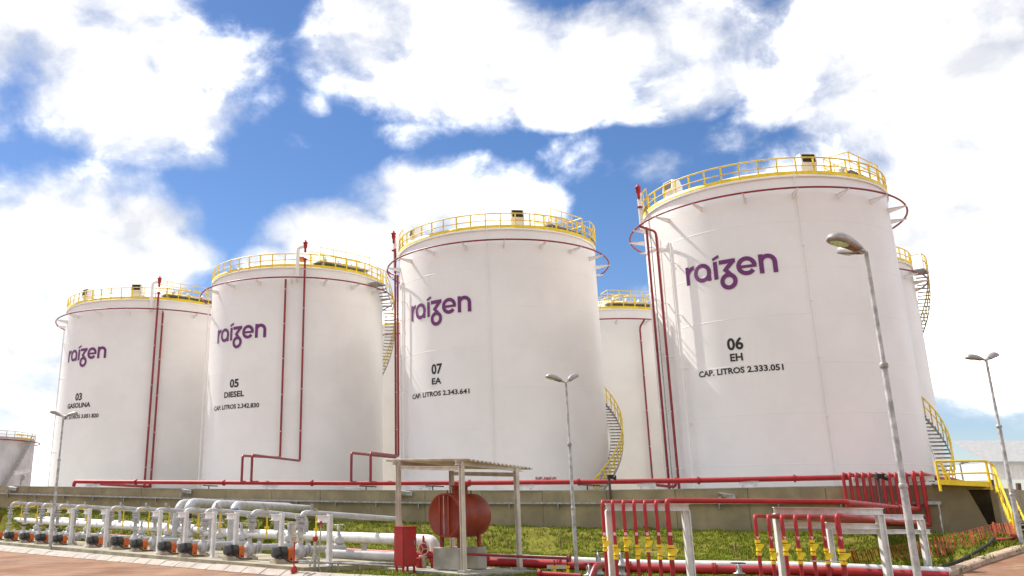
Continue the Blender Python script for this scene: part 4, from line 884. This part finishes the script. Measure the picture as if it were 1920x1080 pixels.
# thin red outlet pipe
t = thing('outlet_pipe', 'thin red pipe running right from the fuel tank to a capped flange', 'pipe', P(880, 1040, 27.4))
q = MB(); q.tube([P(872, 1030, 27.7), P(872, 1039, 27.4), P(1064, 1047, 25.6)], 0.038, 10, bend=0.06); obj('pipe', q, 'dark_red', t)
q = MB(); d = (P(1064, 1047, 25.6)-P(872, 1039, 27.4)).normalized(); flange(q, P(1067, 1047, 25.55), 0.095, d, 0.06); obj('flange', q, 'dark_red', t)
for x in (1039, 1063):
    p = P(x, 1050, 25.6); q = MB(); q.cyl(p, p-Z*0.3, 0.02, 6); s_o = obj('drop_pipe', q, 'dark_red', t)
    q = MB(); q.box(p-Z*0.17, (0.11, 0.08, 0.05)); q.box(p-Z*0.25, (0.07, 0.06, 0.08)); q.lathe([(0, 0), (0.05, 0), (0.05, 0.02), (0, 0.02)], p-Z*0.31, seg=10); obj('yellow_valve', q, 'yellow', s_o)
p = P(1045, 1063, 25.9); t = thing('plank', 'pale wooden plank lying behind the yellow valves', 'plank', p); q = MB(); q.box((p.x, p.y, p.z), (0.55, 0.05, 0.10)); obj('board', q, 'sign_plate', t)
# cabinet
cb = G(757, 1070, 0.05); t = thing('red_cabinet', 'tall red steel fire cabinet on short legs beside the shed', 'cabinet', Vector((cb.x, cb.y, 0.0)))
ca = math.atan2(e2.y, e2.x); cz0, cz1 = 0.17, P(757, 988.5, cb.y).z
c0 = Vector((cb.x+0.05, cb.y+0.15, 0)); dx = Vector((math.cos(ca), math.sin(ca), 0)); dy = Vector((-dx.y, dx.x, 0))
q = MB(); q.box((c0.x, c0.y, (cz0+cz1)/2), (0.50, 0.40, cz1-cz0), rz=ca); q.box((c0.x, c0.y, cz1+0.012), (0.54, 0.44, 0.024), rz=ca); b_ = obj('body', q, 'cabinet_red', t)
q = MB(); q.box(c0-dy*0.204+Z*((cz0+cz1)/2), (0.44, 0.012, cz1-cz0-0.08), rz=ca); dr = obj('door', q, 'cabinet_red', t)
q = MB(); q.box(c0-dy*0.215+dx*0.17+Z*0.8, (0.02, 0.02, 0.12), rz=ca); obj('handle', q, 'pole_grey', dr)
for a in (-0.2, 0.2):
    for b in (-0.15, 0.15): q = MB(); q.box(c0+dx*a+dy*b+Z*0.09, (0.05, 0.05, 0.18), rz=ca); obj('leg', q, 'cabinet_red', t)
# hydrant valve group behind the cabinet
p = P(794, 1030, 29.0); t = thing('valve_station', 'red valve with a pale handwheel between cabinet and fuel tank', 'valve', Vector((p.x, p.y, 0)))
q = MB(); q.tube([P(778, 1040, 29.1), P(822, 1041, 28.9)], 0.11, 12); q.cyl((p.x-0.14, p.y-0.15, 0), P(784, 1046, 28.8), 0.09, 10); q.cyl((p.x+0.3, p.y-0.1, 0), P(809, 1046, 28.9), 0.08, 10); obj('pipe', q, 'cabinet_red', t)
q = MB(); q.lathe([(0.05, 0), (0.11, 0.06), (0.13, 0.2), (0.08, 0.3), (0.04, 0.34), (0.04, 0.5), (0, 0.5)], p-Z*0.1, seg=14); obj('body', q, 'oxide_red', t)
q = MB(); hc = p+Vector((-0.02, -0.2, 0.02)); q.tube([hc+Vector((math.cos(k*math.pi/10)*0.15, math.sin(k*math.pi/10)*0.03, math.sin(k*math.pi/10)*0.17)) for k in range(20)], 0.014, 6, closed=True)
for k in range(3): a = k*2.1; q.cyl(hc, hc+Vector((math.cos(a)*0.14, 0, math.sin(a)*0.16)), 0.01, 6)
obj('handwheel', q, 'tag_pink', t)
q = MB(); q.lathe([(0.1, 0), (0.1, 0.28), (0.13, 0.3), (0.13, 0.34), (0, 0.34)], (p.x-0.02, p.y-0.1, 0.05), seg=14); obj('pedestal', q, 'plinth', t)

# ------------------------------------------------------------------ pipes on the lawn at right of the shed
def lawn_path(dy, dY): return [P(x, y+dy, Y+dY) for x, y, Y in ((835, 1048, 29.8), (980, 1053, 29.0), (1217, 1063, 27.3), (1500, 1067, 25.6), (1780, 1078, 24.0))]
t = thing('fire_main', 'thick red main lying on the lawn from the shed to the right', 'pipe', P(980, 1060, 29)); q = MB(); q.tube(lawn_path(3, 0), 0.12, 14); obj('pipe', q, 'red', t)
for a_, b_, f_ in ((1, 2, 0.3), (1, 2, 0.85), (2, 3, 0.45), (3, 4, 0.2)):
    lp = lawn_path(3, 0); q = MB(); q.lathe([(0, -0.05), (0.18, -0.05), (0.18, -0.006), (0.13, -0.004), (0.13, 0.004), (0.18, 0.006), (0.18, 0.05), (0, 0.05)], lp[a_]+(lp[b_]-lp[a_])*f_, lp[b_]-lp[a_], 16, False); obj('flange', q, 'red', t)
t = thing('water_pipe', 'white pipe lying just behind the thick red main on the lawn', 'pipe', P(980, 1060, 29.4)); q = MB(); q.tube(lawn_path(-5.5, 0.45), 0.115, 14); obj('pipe', q, 'white_paint', t)
def gate_valve(px, y, Y, wh, ht=0.75):
    p = P(px, y, Y); t = thing('gate_valve', 'grey gate valve with a flat handwheel '+wh, 'valve', Vector((p.x, p.y, 0.0)), 'gate valves on the lawn pipes')
    q = MB(); zt_ = p.z; q.lathe([(0.13, 0), (0.13, 0.05), (0.08, 0.07), (0.08, zt_*0.35), (0.15, zt_*0.37), (0.15, zt_*0.42), (0.07, zt_*0.47), (0.05, zt_*0.7), (0.03, zt_*0.72), (0.03, zt_), (0, zt_)], (p.x, p.y, 0), seg=14); obj('body', q, 'galv', t)
    q = MB(); q.tube([Vector((p.x-0.06, p.y, zt_*0.5)), Vector((p.x-0.06, p.y, zt_*0.8)), Vector((p.x, p.y, zt_*0.9)), Vector((p.x+0.06, p.y, zt_*0.8)), Vector((p.x+0.06, p.y, zt_*0.5))], 0.015, 6); obj('yoke', q, 'galv', t)
    q = MB(); q.tube(ring_pts((p.x, p.y), 0.17, zt_*0.98, 18), 0.014, 6, closed=True); q.cyl((p.x-0.17, p.y, zt_*0.98), (p.x+0.17, p.y, zt_*0.98), 0.011, 6); q.cyl((p.x, p.y-0.17, zt_*0.98), (p.x, p.y+0.17, zt_*0.98), 0.011, 6); obj('handwheel', q, 'dark', t)
gate_valve(1121, 1033, 26.6, 'left of the first white frame'); gate_valve(1163, 1033, 26.2, 'inside the first white frame'); gate_valve(1104, 1056, 23.5, 'low in front of the first red risers'); gate_valve(1384, 1055, 24.3, 'left of the second group of red risers')
t = thing('elbow_pipe', 'dark red elbow pipe rising beside the low gate valve', 'pipe', G(1110, 1079, 0)); q = MB(); q.tube([P(1108, 1085, 23.0), P(1118, 1060, 23.2), P(1145, 1058, 24.6)], 0.075, 10, bend=0.2); obj('pipe', q, 'dark_red', t)
t = thing('flanged_stub', 'low red flanged pipe at the bottom edge below the capped outlet', 'pipe', G(1040, 1078, 0)); q = MB(); q.tube([P(1012, 1075, 24.4), P(1090, 1080, 23.8)], 0.06, 10); obj('pipe', q, 'red', t); q = MB(); flange(q, P(1012, 1075, 24.4), 0.1, P(1090, 1080, 23.8)-P(1012, 1075, 24.4), 0.08); obj('flange', q, 'red', t)

# ------------------------------------------------------------------ red foam riser manifolds
def butterfly(o, p, r):
    q = MB()
    q.lathe([(0, 0), (r*1.75, 0), (r*1.75, 0.05), (r*1.15, 0.06), (r*1.15, 0.075), (r*1.75, 0.08), (r*1.75, 0.095), (r*1.5, 0.11), (r*1.3, 0.15), (r*1.5, 0.19), (r*1.75, 0.20), (r*1.75, 0.215), (r*1.15, 0.22), (r*1.15, 0.235), (r*1.75, 0.24), (r*1.75, 0.29), (0, 0.29)], p-Z*0.145, seg=16, smooth=False)
    q.prism([p+Vector((0, -r*1.5, 0.07)), p+Vector((r*3.4, -r*1.5, 0.07)), p+Vector((r*3.4, -r*1.5, 0.03)), p+Vector((r*1.2, -r*1.5, -0.05)), p+Vector((0, -r*1.5, -0.05))], (0, r*1.0, 0)); obj('butterfly_valve', q, 'yellow', o)
def wall_top(px, y, dv): return on_wall(px, y, dv)
RIS = [(1580+12.3*k if k < 10 else (1698, 1712, 1727)[k-10], 885+ (0 if k < 11 else -2)) for k in range(13)]
def riser_group(i0, xs_, ytop, Y, ztilt, target_idx, wh, grp, tri, ybend):
    n = len(xs_)
    for k, x in enumerate(xs_):
        big = k == n-1; r = 0.052 if big else 0.037; top = P(x, ytop+(0 if not big else -1), Y); foot = Vector((top.x+0.0, top.y, 0.0))
        t = thing('foam_riser', '%s red riser pipe from the left in the %s group, yellow valve' % (ORD[k], wh), 'riser pipe', foot, grp)
        back_ = 0.22*(n-1-k)+0.10
        tx, ty = RIS[target_idx[k]]; pw = on_wall(tx, ybend, -0.45-0.07*(12-target_idx[k])*0)
        if i0 == 0: mid = [Vector((top.x+back_*0.34+0.10, top.y+back_, top.z)), P(1588, 941, Y+back_)]
        else: mid = [top+Vector((0.12+0.05*(n-1-k), 0.10+0.12*(n-1-k), -0.01))]
        wt = on_wall(tx, ty+3, -0.45)
        wb = Vector((wt.x, wt.y, P(tx, ybend, wt.y).z)); r2 = 0.085 if big else 0.064
        q = MB(); q.tube([foot, top]+mid+[wb], r, 12, bend=0.11 if not big else 0.16); o = obj('pipe', q, 'red', t)
        q = MB(); q.tube([wb+(mid[-1]-wb)*0.45, wb, wt, wt+Vector((0.9, 1.6, 0.02)), wt+Vector((5.5, 7.5, -0.05))], r2, 12, bend=0.16); obj('wall_riser', q, 'red', t)
        zv = P(x, (1020 if k % 2 == 0 else 1035) if not big else 1036, Y).z if i0 == 0 else P(x, (1027 if k % 2 == 0 else 1043) if not big else 1044, Y).z
        butterfly(o, Vector((foot.x, foot.y, zv)), r*0.80)
        zz = P(x, 1001 if i0 == 0 else 1009, Y).z; q = MB()
        if not tri: q.prism([Vector((foot.x-r*0.75, foot.y-r-0.004, zz-0.03)), Vector((foot.x+r*0.75, foot.y-r-0.004, zz-0.03)), Vector((foot.x+r*0.75, foot.y-r-0.004, zz+0.03)), Vector((foot.x-r*0.75, foot.y-r-0.004, zz+0.03))], (0, 0.02, 0))
        else: q.prism([Vector((foot.x-r*0.8, foot.y-r-0.004, zz+0.03)), Vector((foot.x, foot.y-r-0.004, zz-0.04)), Vector((foot.x+r*0.8, foot.y-r-0.004, zz+0.03))], (0, 0.02, 0))
        obj('tag', q, 'tag_pink', o)
riser_group(0, [1129, 1148, 1168, 1188, 1208, 1229, 1250], 939.5, 20.0, 0, [0, 1, 2, 3, 4, 5, 11], 'left', 'red risers of the left group', False, 955)
riser_group(1, [1415, 1440, 1465, 1490, 1516, 1541, 1569], 967, 19.0, 0, [6, 7, 8, 9, 10, 10, 12], 'right', 'red risers of the right group', True, 984)
# the yellow handle bars lying across valves
for (a, b, Y, wh) in (((1206, 1035), (1247, 1034), 19.85, 'left'), ((1518, 1052), (1580, 1053), 18.85, 'right')):
    t = thing('valve_bar', 'thin pale rod across the valves of the %s riser group' % wh, 'rod', P(*a, Y)); q = MB(); q.cyl(P(*a, Y), P(*b, Y), 0.011, 6); obj('rod', q, 'sign_plate', t)
# white frames carrying the pipe runs
def frame(beam_l, beam_r, Yl, Yr, cols, wh, lower=None, hb=0.15):
    a, b = P(*beam_l, Yl), P(*beam_r, Yr); t = thing('pipe_rack', wh, 'pipe support', Vector((a.x, a.y, 0)), 'white frames under the red pipes')
    q = MB(); q.ibeam(a, b, 0.14, hb, tk=0.02); obj('beam', q, 'white_paint', t)
    if lower: q = MB(); q.ibeam(P(*lower[0], Yl+0.02), P(*lower[1], Yr+0.02), 0.12, 0.12, tk=0.02); obj('beam', q, 'white_paint', t)
    for f_ in cols:
        p = a+(b-a)*f_; q = MB(); q.ibeam(Vector((p.x, p.y, 0)), Vector((p.x, p.y, p.z-hb/2)), 0.15, 0.15, up=(1, 0, 0), tk=0.02); obj('post', q, 'white_paint', t)
frame((1136, 951), (1291, 951), 20.35, 20.35, (0.03, 0.96), 'white steel frame behind the left group of red risers')
frame((1451, 957), (1655, 959), 21.4, 21.4, (0.02, 0.965), 'white steel frame at right with a thick post left of the near lamp', lower=((1468, 985), (1645, 987)))
frame((1543, 969), (1731, 970), 27.0, 27.0, (0.04, 0.97), 'white steel frame farther back behind the near lamp pole', lower=((1560, 997), (1743, 997)))
frame((1600, 901), (1752, 897), 40.6, 39.4, (0.12, 0.66), 'white steel frame on the wall behind the upright red pipes', hb=0.2)
# ------------------------------------------------------------------ lamp posts
def lamp_head(root, p, d, ln, tilt, up_t=0.0):
    d = Vector(d).normalized(); s = Vector((-d.y, d.x, 0)); dd = (d+Z*tilt).normalized(); u = s.cross(dd)*-1
    if u.z < 0: u = -u
    q = MB(); N_ = 12; K = 12; vs_ = []
    for i in range(N_+1):
        t = i/N_; wd = (0.11+0.13*math.sin(min(1, t*1.25)*math.pi/2))*ln*1.05
        if t > 0.72: wd *= math.sqrt(max(0.02, 1-((t-0.72)/0.285)**2))
        ht = (0.10+0.10*math.sin(t*math.pi*0.85))*ln*(1 if t < 0.8 else math.sqrt(max(0.05, 1-((t-0.8)/0.21)**2)))
        for k in range(K):
            a = 2*math.pi*k/K; yy = math.cos(a)*wd; zz = math.sin(a)*ht*1.25 if math.sin(a) > 0 else math.sin(a)*ht*0.28
            vs_.append(p+dd*(t*ln)+s*yy+u*zz)
    fs_ = [(i*K+k, i*K+(k+1) % K, (i+1)*K+(k+1) % K, (i+1)*K+k) for i in range(N_) for k in range(K)]+[tuple(range(K)), tuple(N_*K+k for k in range(K))]
    q.add(vs_, fs_, True); h = obj('lamp_head', q, 'lamp_body', root)
    q = MB(); c_ = p+dd*(ln*0.66)-u*(0.052*ln); vs_ = [c_+dd*(math.cos(2*math.pi*k/20)*0.255*ln)+s*(math.sin(2*math.pi*k/20)*0.155*ln) for k in range(20)]
    lens = vs_+[c_-u*0.045*ln]; q.add(lens, [(k, (k+1) % 20, 20) for k in range(20)], True); obj('lens', q, 'glass_green', h)
    q = MB(); c2 = p+dd*(ln*0.22)-u*(0.045*ln); q.box(c2, (0.34*ln, 0.2*ln, 0.03*ln), ax=(dd, s, u)); obj('gear_tray', q, 'lamp_under', h)
def lamp(name_label, base, top, r0, r1, heads, ln, arm=0.18):
    t = thing('lamp_post', name_label, 'lamp post', base, 'double head lamp posts'); base = Vector(base); top = Vector(top)
    h = top-base; q = MB(); pts_ = []; rr = []
    for a, r in ((0, r0), (0.33, r0*0.97), (0.335, r0*0.85), (0.66, r0*0.82), (0.665, (r0+r1)*0.38), (1, r1)): pts_.append(base+h*a); rr.append(r)
    q.tube(pts_, rr, 14); obj('pole', q, 'pole_grey', t)
    for a in (0.335, 0.665):
        q = MB(); q.lathe([(r0*0.9, -0.05), (r0*1.12, -0.03), (r0*1.12, 0.03), (r0*0.9, 0.05)], base+h*a, h, 14); obj('collar', q, 'pole_grey', t)
    for (d, tilt) in heads:
        d = Vector(d).normalized(); q = MB(); q.tube([top-Z*0.12, top, top+d*arm+Z*tilt*arm], r1*0.85, 10, bend=0.06); obj('arm', q, 'pole_grey', t)
        lamp_head(t, top+d*arm*0.8+Z*tilt*arm*0.8, d, ln, tilt)
def lamp_px(label, xb, yb, xt, yt, Y, **k):
    top = P(xt, yt, Y); lamp(label, Vector((top.x, top.y, 0.0)), top, **k)
lamp_px('near tall lamp post at right whose lamp shows its green glass', 1720, 1080, 1623, 472, 16.0, r0=0.064, r1=0.040, heads=(((-0.93, -0.36, 0), 0.20), ((0.0, 1, 0), 0.26)), ln=0.72)
lamp_px('double lamp post standing in front of tank 07 right of the shed', 1076, 1078, 1061, 717, 26.2, r0=0.055, r1=0.032, heads=(((-0.95, -0.3, 0), 0.22), ((0.7, 0.7, 0), 0.42)), ln=0.50)
lamp_px('double lamp post at the far left in front of tank 03', 92, 1030, 119, 781, 43.0, r0=0.07, r1=0.045, heads=(((-0.9, -0.3, 0), 0.30), ((0.95, 0.2, 0), 0.22)), ln=0.52)
lamp_px('double lamp post near the right edge against the clouds', 1910, 1000, 1849, 675, 30.0, r0=0.075, r1=0.045, heads=(((-1, -0.2, 0), 0.06), ((0.85, 0.5, 0), 0.30)), ln=0.62)
p = P(1800, 870, 62); t = thing('lamp_post', 'tiny far lamp post seen through the yellow railing', 'lamp post', Vector((p.x+0.1, p.y, 0)), 'double head lamp posts')
q = MB(); q.tube([Vector((p.x+0.1, p.y, 0)), p, p+Vector((0.25, 0, 0.08))], 0.06, 8); obj('pole', q, 'pole_grey', t); lamp_head(t, p+Vector((0.1, 0, 0.05)), (1, -0.2, 0), 0.6, 0.15)

# ------------------------------------------------------------------ yellow access platform at right
YP = 37.2
t = thing('access_platform', 'yellow railed landing with steps over the end of the wall', 'platform', P(1760, 1000, YP))
fl = [P(1760, 908, YP), P(1856, 911, YP-0.5), P(1868, 915, YP+0.4)]
q = MB(); q.prism([fl[0], fl[1], fl[1]+Vector((0.4, 1.2, 0)), fl[0]+Vector((0.4, 1.2, 0))], (0, 0, 0.05)); obj('deck', q, 'galv', t)
q = MB(); q.bar(fl[0]+Z*0.09, fl[1]+Z*0.06, 0.03, 0.2); obj('toe_board', q, 'yellow', t)
q = MB(); q.bar(fl[1]+Z*0.08+Vector((0.03, 0.05, 0)), fl[1]+Vector((0.35, 1.0, 0.03)), 0.03, 0.2); obj('toe_board', q, 'yellow', t)
ptop = [P(1754, 865, YP), P(1848, 864.5, YP-0.5), P(1862, 872, YP+0.5)]; pbot = [P(1764, 921, YP), P(1859, 919, YP-0.5), P(1872, 921, YP+0.5)]
for a, b in zip(ptop, pbot): q = MB(); q.bar(a, b, 0.075, 0.075, up=(0, 1, 0)); obj('post', q, 'yellow', t)
q = MB(); q.tube([P(1764, 868, YP+1.2), P(1778, 912, YP+1.2)], 0.04, 8); obj('post', q, 'yellow', t); q = MB(); q.tube([P(1756, 867, YP+0.1), P(1764, 868, YP+1.2), P(1786, 910, YP+1.2)], 0.04, 8); obj('post', q, 'yellow', t)
q = MB(); q.tube(ptop, 0.04, 8); obj('top_rail', q, 'yellow', t)
q = MB(); q.tube([P(1758, 888.5, YP), P(1853, 886.5, YP-0.5), P(1866, 891, YP+0.5)], 0.032, 8); obj('middle_rail', q, 'yellow', t)
sa, sb = P(1868, 917, YP+0.2), P(1905, 1003, YP-3.5)
for off in (Vector((0, 0, 0)), Vector((0.75, 0.35, 0))): q = MB(); q.bar(sa+off, sb+off, 0.06, 0.22); obj('stair_stringer', q, 'yellow', t)
for k in range(1, 10): q = MB(); p = sa+(sb-sa)*(k/10)+Vector((0.375, 0.175, 0)); q.box(p, (0.8, 0.24, 0.04), rz=0.44); obj('tread', q, 'galv', t)
q = MB(); ha, hb_ = P(1862, 872, YP+0.3), P(1897, 960, YP-3.5); q.tube([ha, hb_, sb], 0.04, 8, bend=0.2); obj('handrail', q, 'yellow', t)
for k in (0.4, 0.75): q = MB(); q.cyl(ha+(hb_-ha)*k, sa+(sb-sa)*k, 0.035, 8); obj('post', q, 'yellow', t)
# red pipes beyond
t = thing('header_pipe', 'red pipes running back past the platform to the right edge', 'pipe', P(1880, 930, 46)); q = MB()
for k in range(3): q.tube([P(1775, 898+3*k, 40+k), P(1880, 926+2*k, 46+k), P(1990, 955, 50+k)], 0.12, 10)
obj('pipe', q, 'red', t)
# far loading canopy / warehouse
wh_ = P(1857, 868, 92); zt_ = P(1857, 868, 92).z; zl = P(1900, 899, 92).z; wx = wh_.x
t = thing('warehouse', 'white corrugated warehouse canopy in the distance at the right edge', 'building', Vector((wx+8, 92, 0)))
ribm = MB(); ribm.box((0, 0, 0), (0.09, 0.08, zt_-zl)); rme = ribm.mesh('rib')
q = MB(); q.box((wx+12, 92.1, (zt_+zl)/2), (24, 0.15, zt_-zl)); pn = obj('cladding', q, 'cladding', t)
for k in range(44): inst('rib', rme, 'cladding', pn, Matrix.Translation(Vector((wx+0.1+k*0.5, 92.0, (zt_+zl)/2))-t.location))
q = MB(); q.box((wx-0.05, 100, (zt_+zl)/2), (0.15, 16, zt_-zl)); obj('cladding', q, 'cladding', t)
q = MB(); q.prism([(wx-0.4, 91.6, zt_), (wx+24, 91.6, zt_), (wx+24, 100, zt_+2.6), (wx+1.5, 100, zt_+2.6)], (0, 0, 0.12)); obj('roof', q, 'roof_grey', t)
for k in range(5): q = MB(); q.bar((wx+0.4+k*5, 93, 0), (wx+0.4+k*5, 93, zl), 0.3, 0.3); obj('column', q, 'brown_post', t)
for (x, y, Y, wh) in ((1909, 906, 70, 'dark'),):
    p = P(x, y, Y); t = thing('utility_post', 'short dark post with an orange band by the warehouse', 'post', Vector((p.x, p.y, 0))); q = MB(); q.bar((p.x-0.3, p.y, 0), p, 0.25, 0.25); obj('post', q, 'brown_post', t); q = MB(); q.box(p+Vector((0, -0.1, -0.9)), (0.35, 0.35, 0.4)); obj('band', q, 'oxide_red', t)

# ------------------------------------------------------------------ orange safety net, hose, stakes
NP = [(1590, 1034, 1056, 31.5), (1660, 1026, 1050, 32.0), (1751, 1010, 1043, 33.0), (1810, 996, 1025, 34.0), (1866, 981, 1004, 35.2), (1902, 981, 1008, 36.0)]
t = thing('safety_net', 'orange plastic safety net sagging along the bank at right', 'net fence', P(1751, 1043, 33)); q = MB()
def net_raw(s):
    i = min(int(s*(len(NP)-1)), len(NP)-2); f_ = s*(len(NP)-1)-i; a, b = NP[i], NP[i+1]; x = a[0]+(b[0]-a[0])*f_; yt = a[1]+(b[1]-a[1])*f_; yb = a[2]+(b[2]-a[2])*f_
    return T(x+8, yb, 0.03, 22), T(x, yt, 0.42, 22)
NETC = [net_raw(k/90) for k in range(91)]
def net_pt(s, v):
    k = max(0, min(90, int(round(s*90)))); b, a = NETC[k]; return a+(b-a)*v+Vector((0, 0.05*math.sin(s*40), -0.10*math.sin(v*math.pi)*0.5))
NV = 60
for k in range(NV+1):
    for j in range(4): q.bar(net_pt(k/NV, j/4), net_pt(k/NV, (j+1)/4), 0.030 if k % 2 else 0.016, 0.012)
for j in range(6):
    for k in range(0, NV, 3): q.bar(net_pt(k/NV, j/5), net_pt((k+3)/NV, j/5), 0.010, 0.010)
n_o = obj('net', q, 'net_orange', t); n_o['kind'] = 'stuff'
for s in (0.02, 0.4, 0.79, 0.98):
    q = MB(); a = net_pt(s, 0); b = net_pt(s, 1); q.bar(a+(a-b)*0.1, b-Z*0.2, 0.05, 0.05); obj('stake', q, 'net_orange', t)
t = thing('hose', 'black hose lying on the grass beside the orange net', 'hose', P(1800, 1055, 31)); q = MB(); q.tube([T(1752, 1069, 0.06), T(1775, 1061, 0.06), T(1806, 1049, 0.07), T(1838, 1030, 0.07), T(1856, 1019, 0.08), T(1863, 1009, 0.08)], 0.05, 10, bend=0.6); obj('pipe', q, 'hose', t)
t = thing('drain_hose', 'brown hose curling out at the foot of the platform steps', 'hose', P(1880, 1008, 34.5)); q = MB(); q.tube([T(1868, 1012, 0.06), T(1890, 1012, 0.06), T(1904, 1008, 0.1), T(1904, 1003, 0.3), T(1897, 1004, 0.3)], 0.055, 8, bend=0.3); obj('pipe', q, 'dark_red', t)
for i, (x, y0, y1, Y, wh) in enumerate(((787, 972, 988, 47, 'left of the red fuel tank at the wall foot'), (951, 1012, 1028, 40, 'on the grass bank right of the shed post'), (1050, 1011, 1028, 40, 'on the grass bank just left of the mid lamp'), (1378, 1018, 1036, 36, 'on the grass bank between the riser groups'))):
    b = T(x+2, y1, 0.0, 24); a = P(x, y0, b.y); t = thing('wooden_stake', 'thin wooden stake '+wh, 'stake', b, 'thin stakes in the grass bank'); q = MB(); q.bar(a, b-Z*0.15, 0.06, 0.06); obj('stake', q, 'wood', t)
q = MB(); t = thing('wall_conduit', 'bent galvanised conduit on the wall at right below the platform', 'conduit', P(1765, 1000, 37.6)); q.bar(P(1740, 943, 37.7), P(1764, 943, 37.5), 0.1, 0.12); q.cyl(P(1760, 944, 37.5), P(1769, 1003, 37.3), 0.03, 8); obj('conduit', q, 'galv', t)
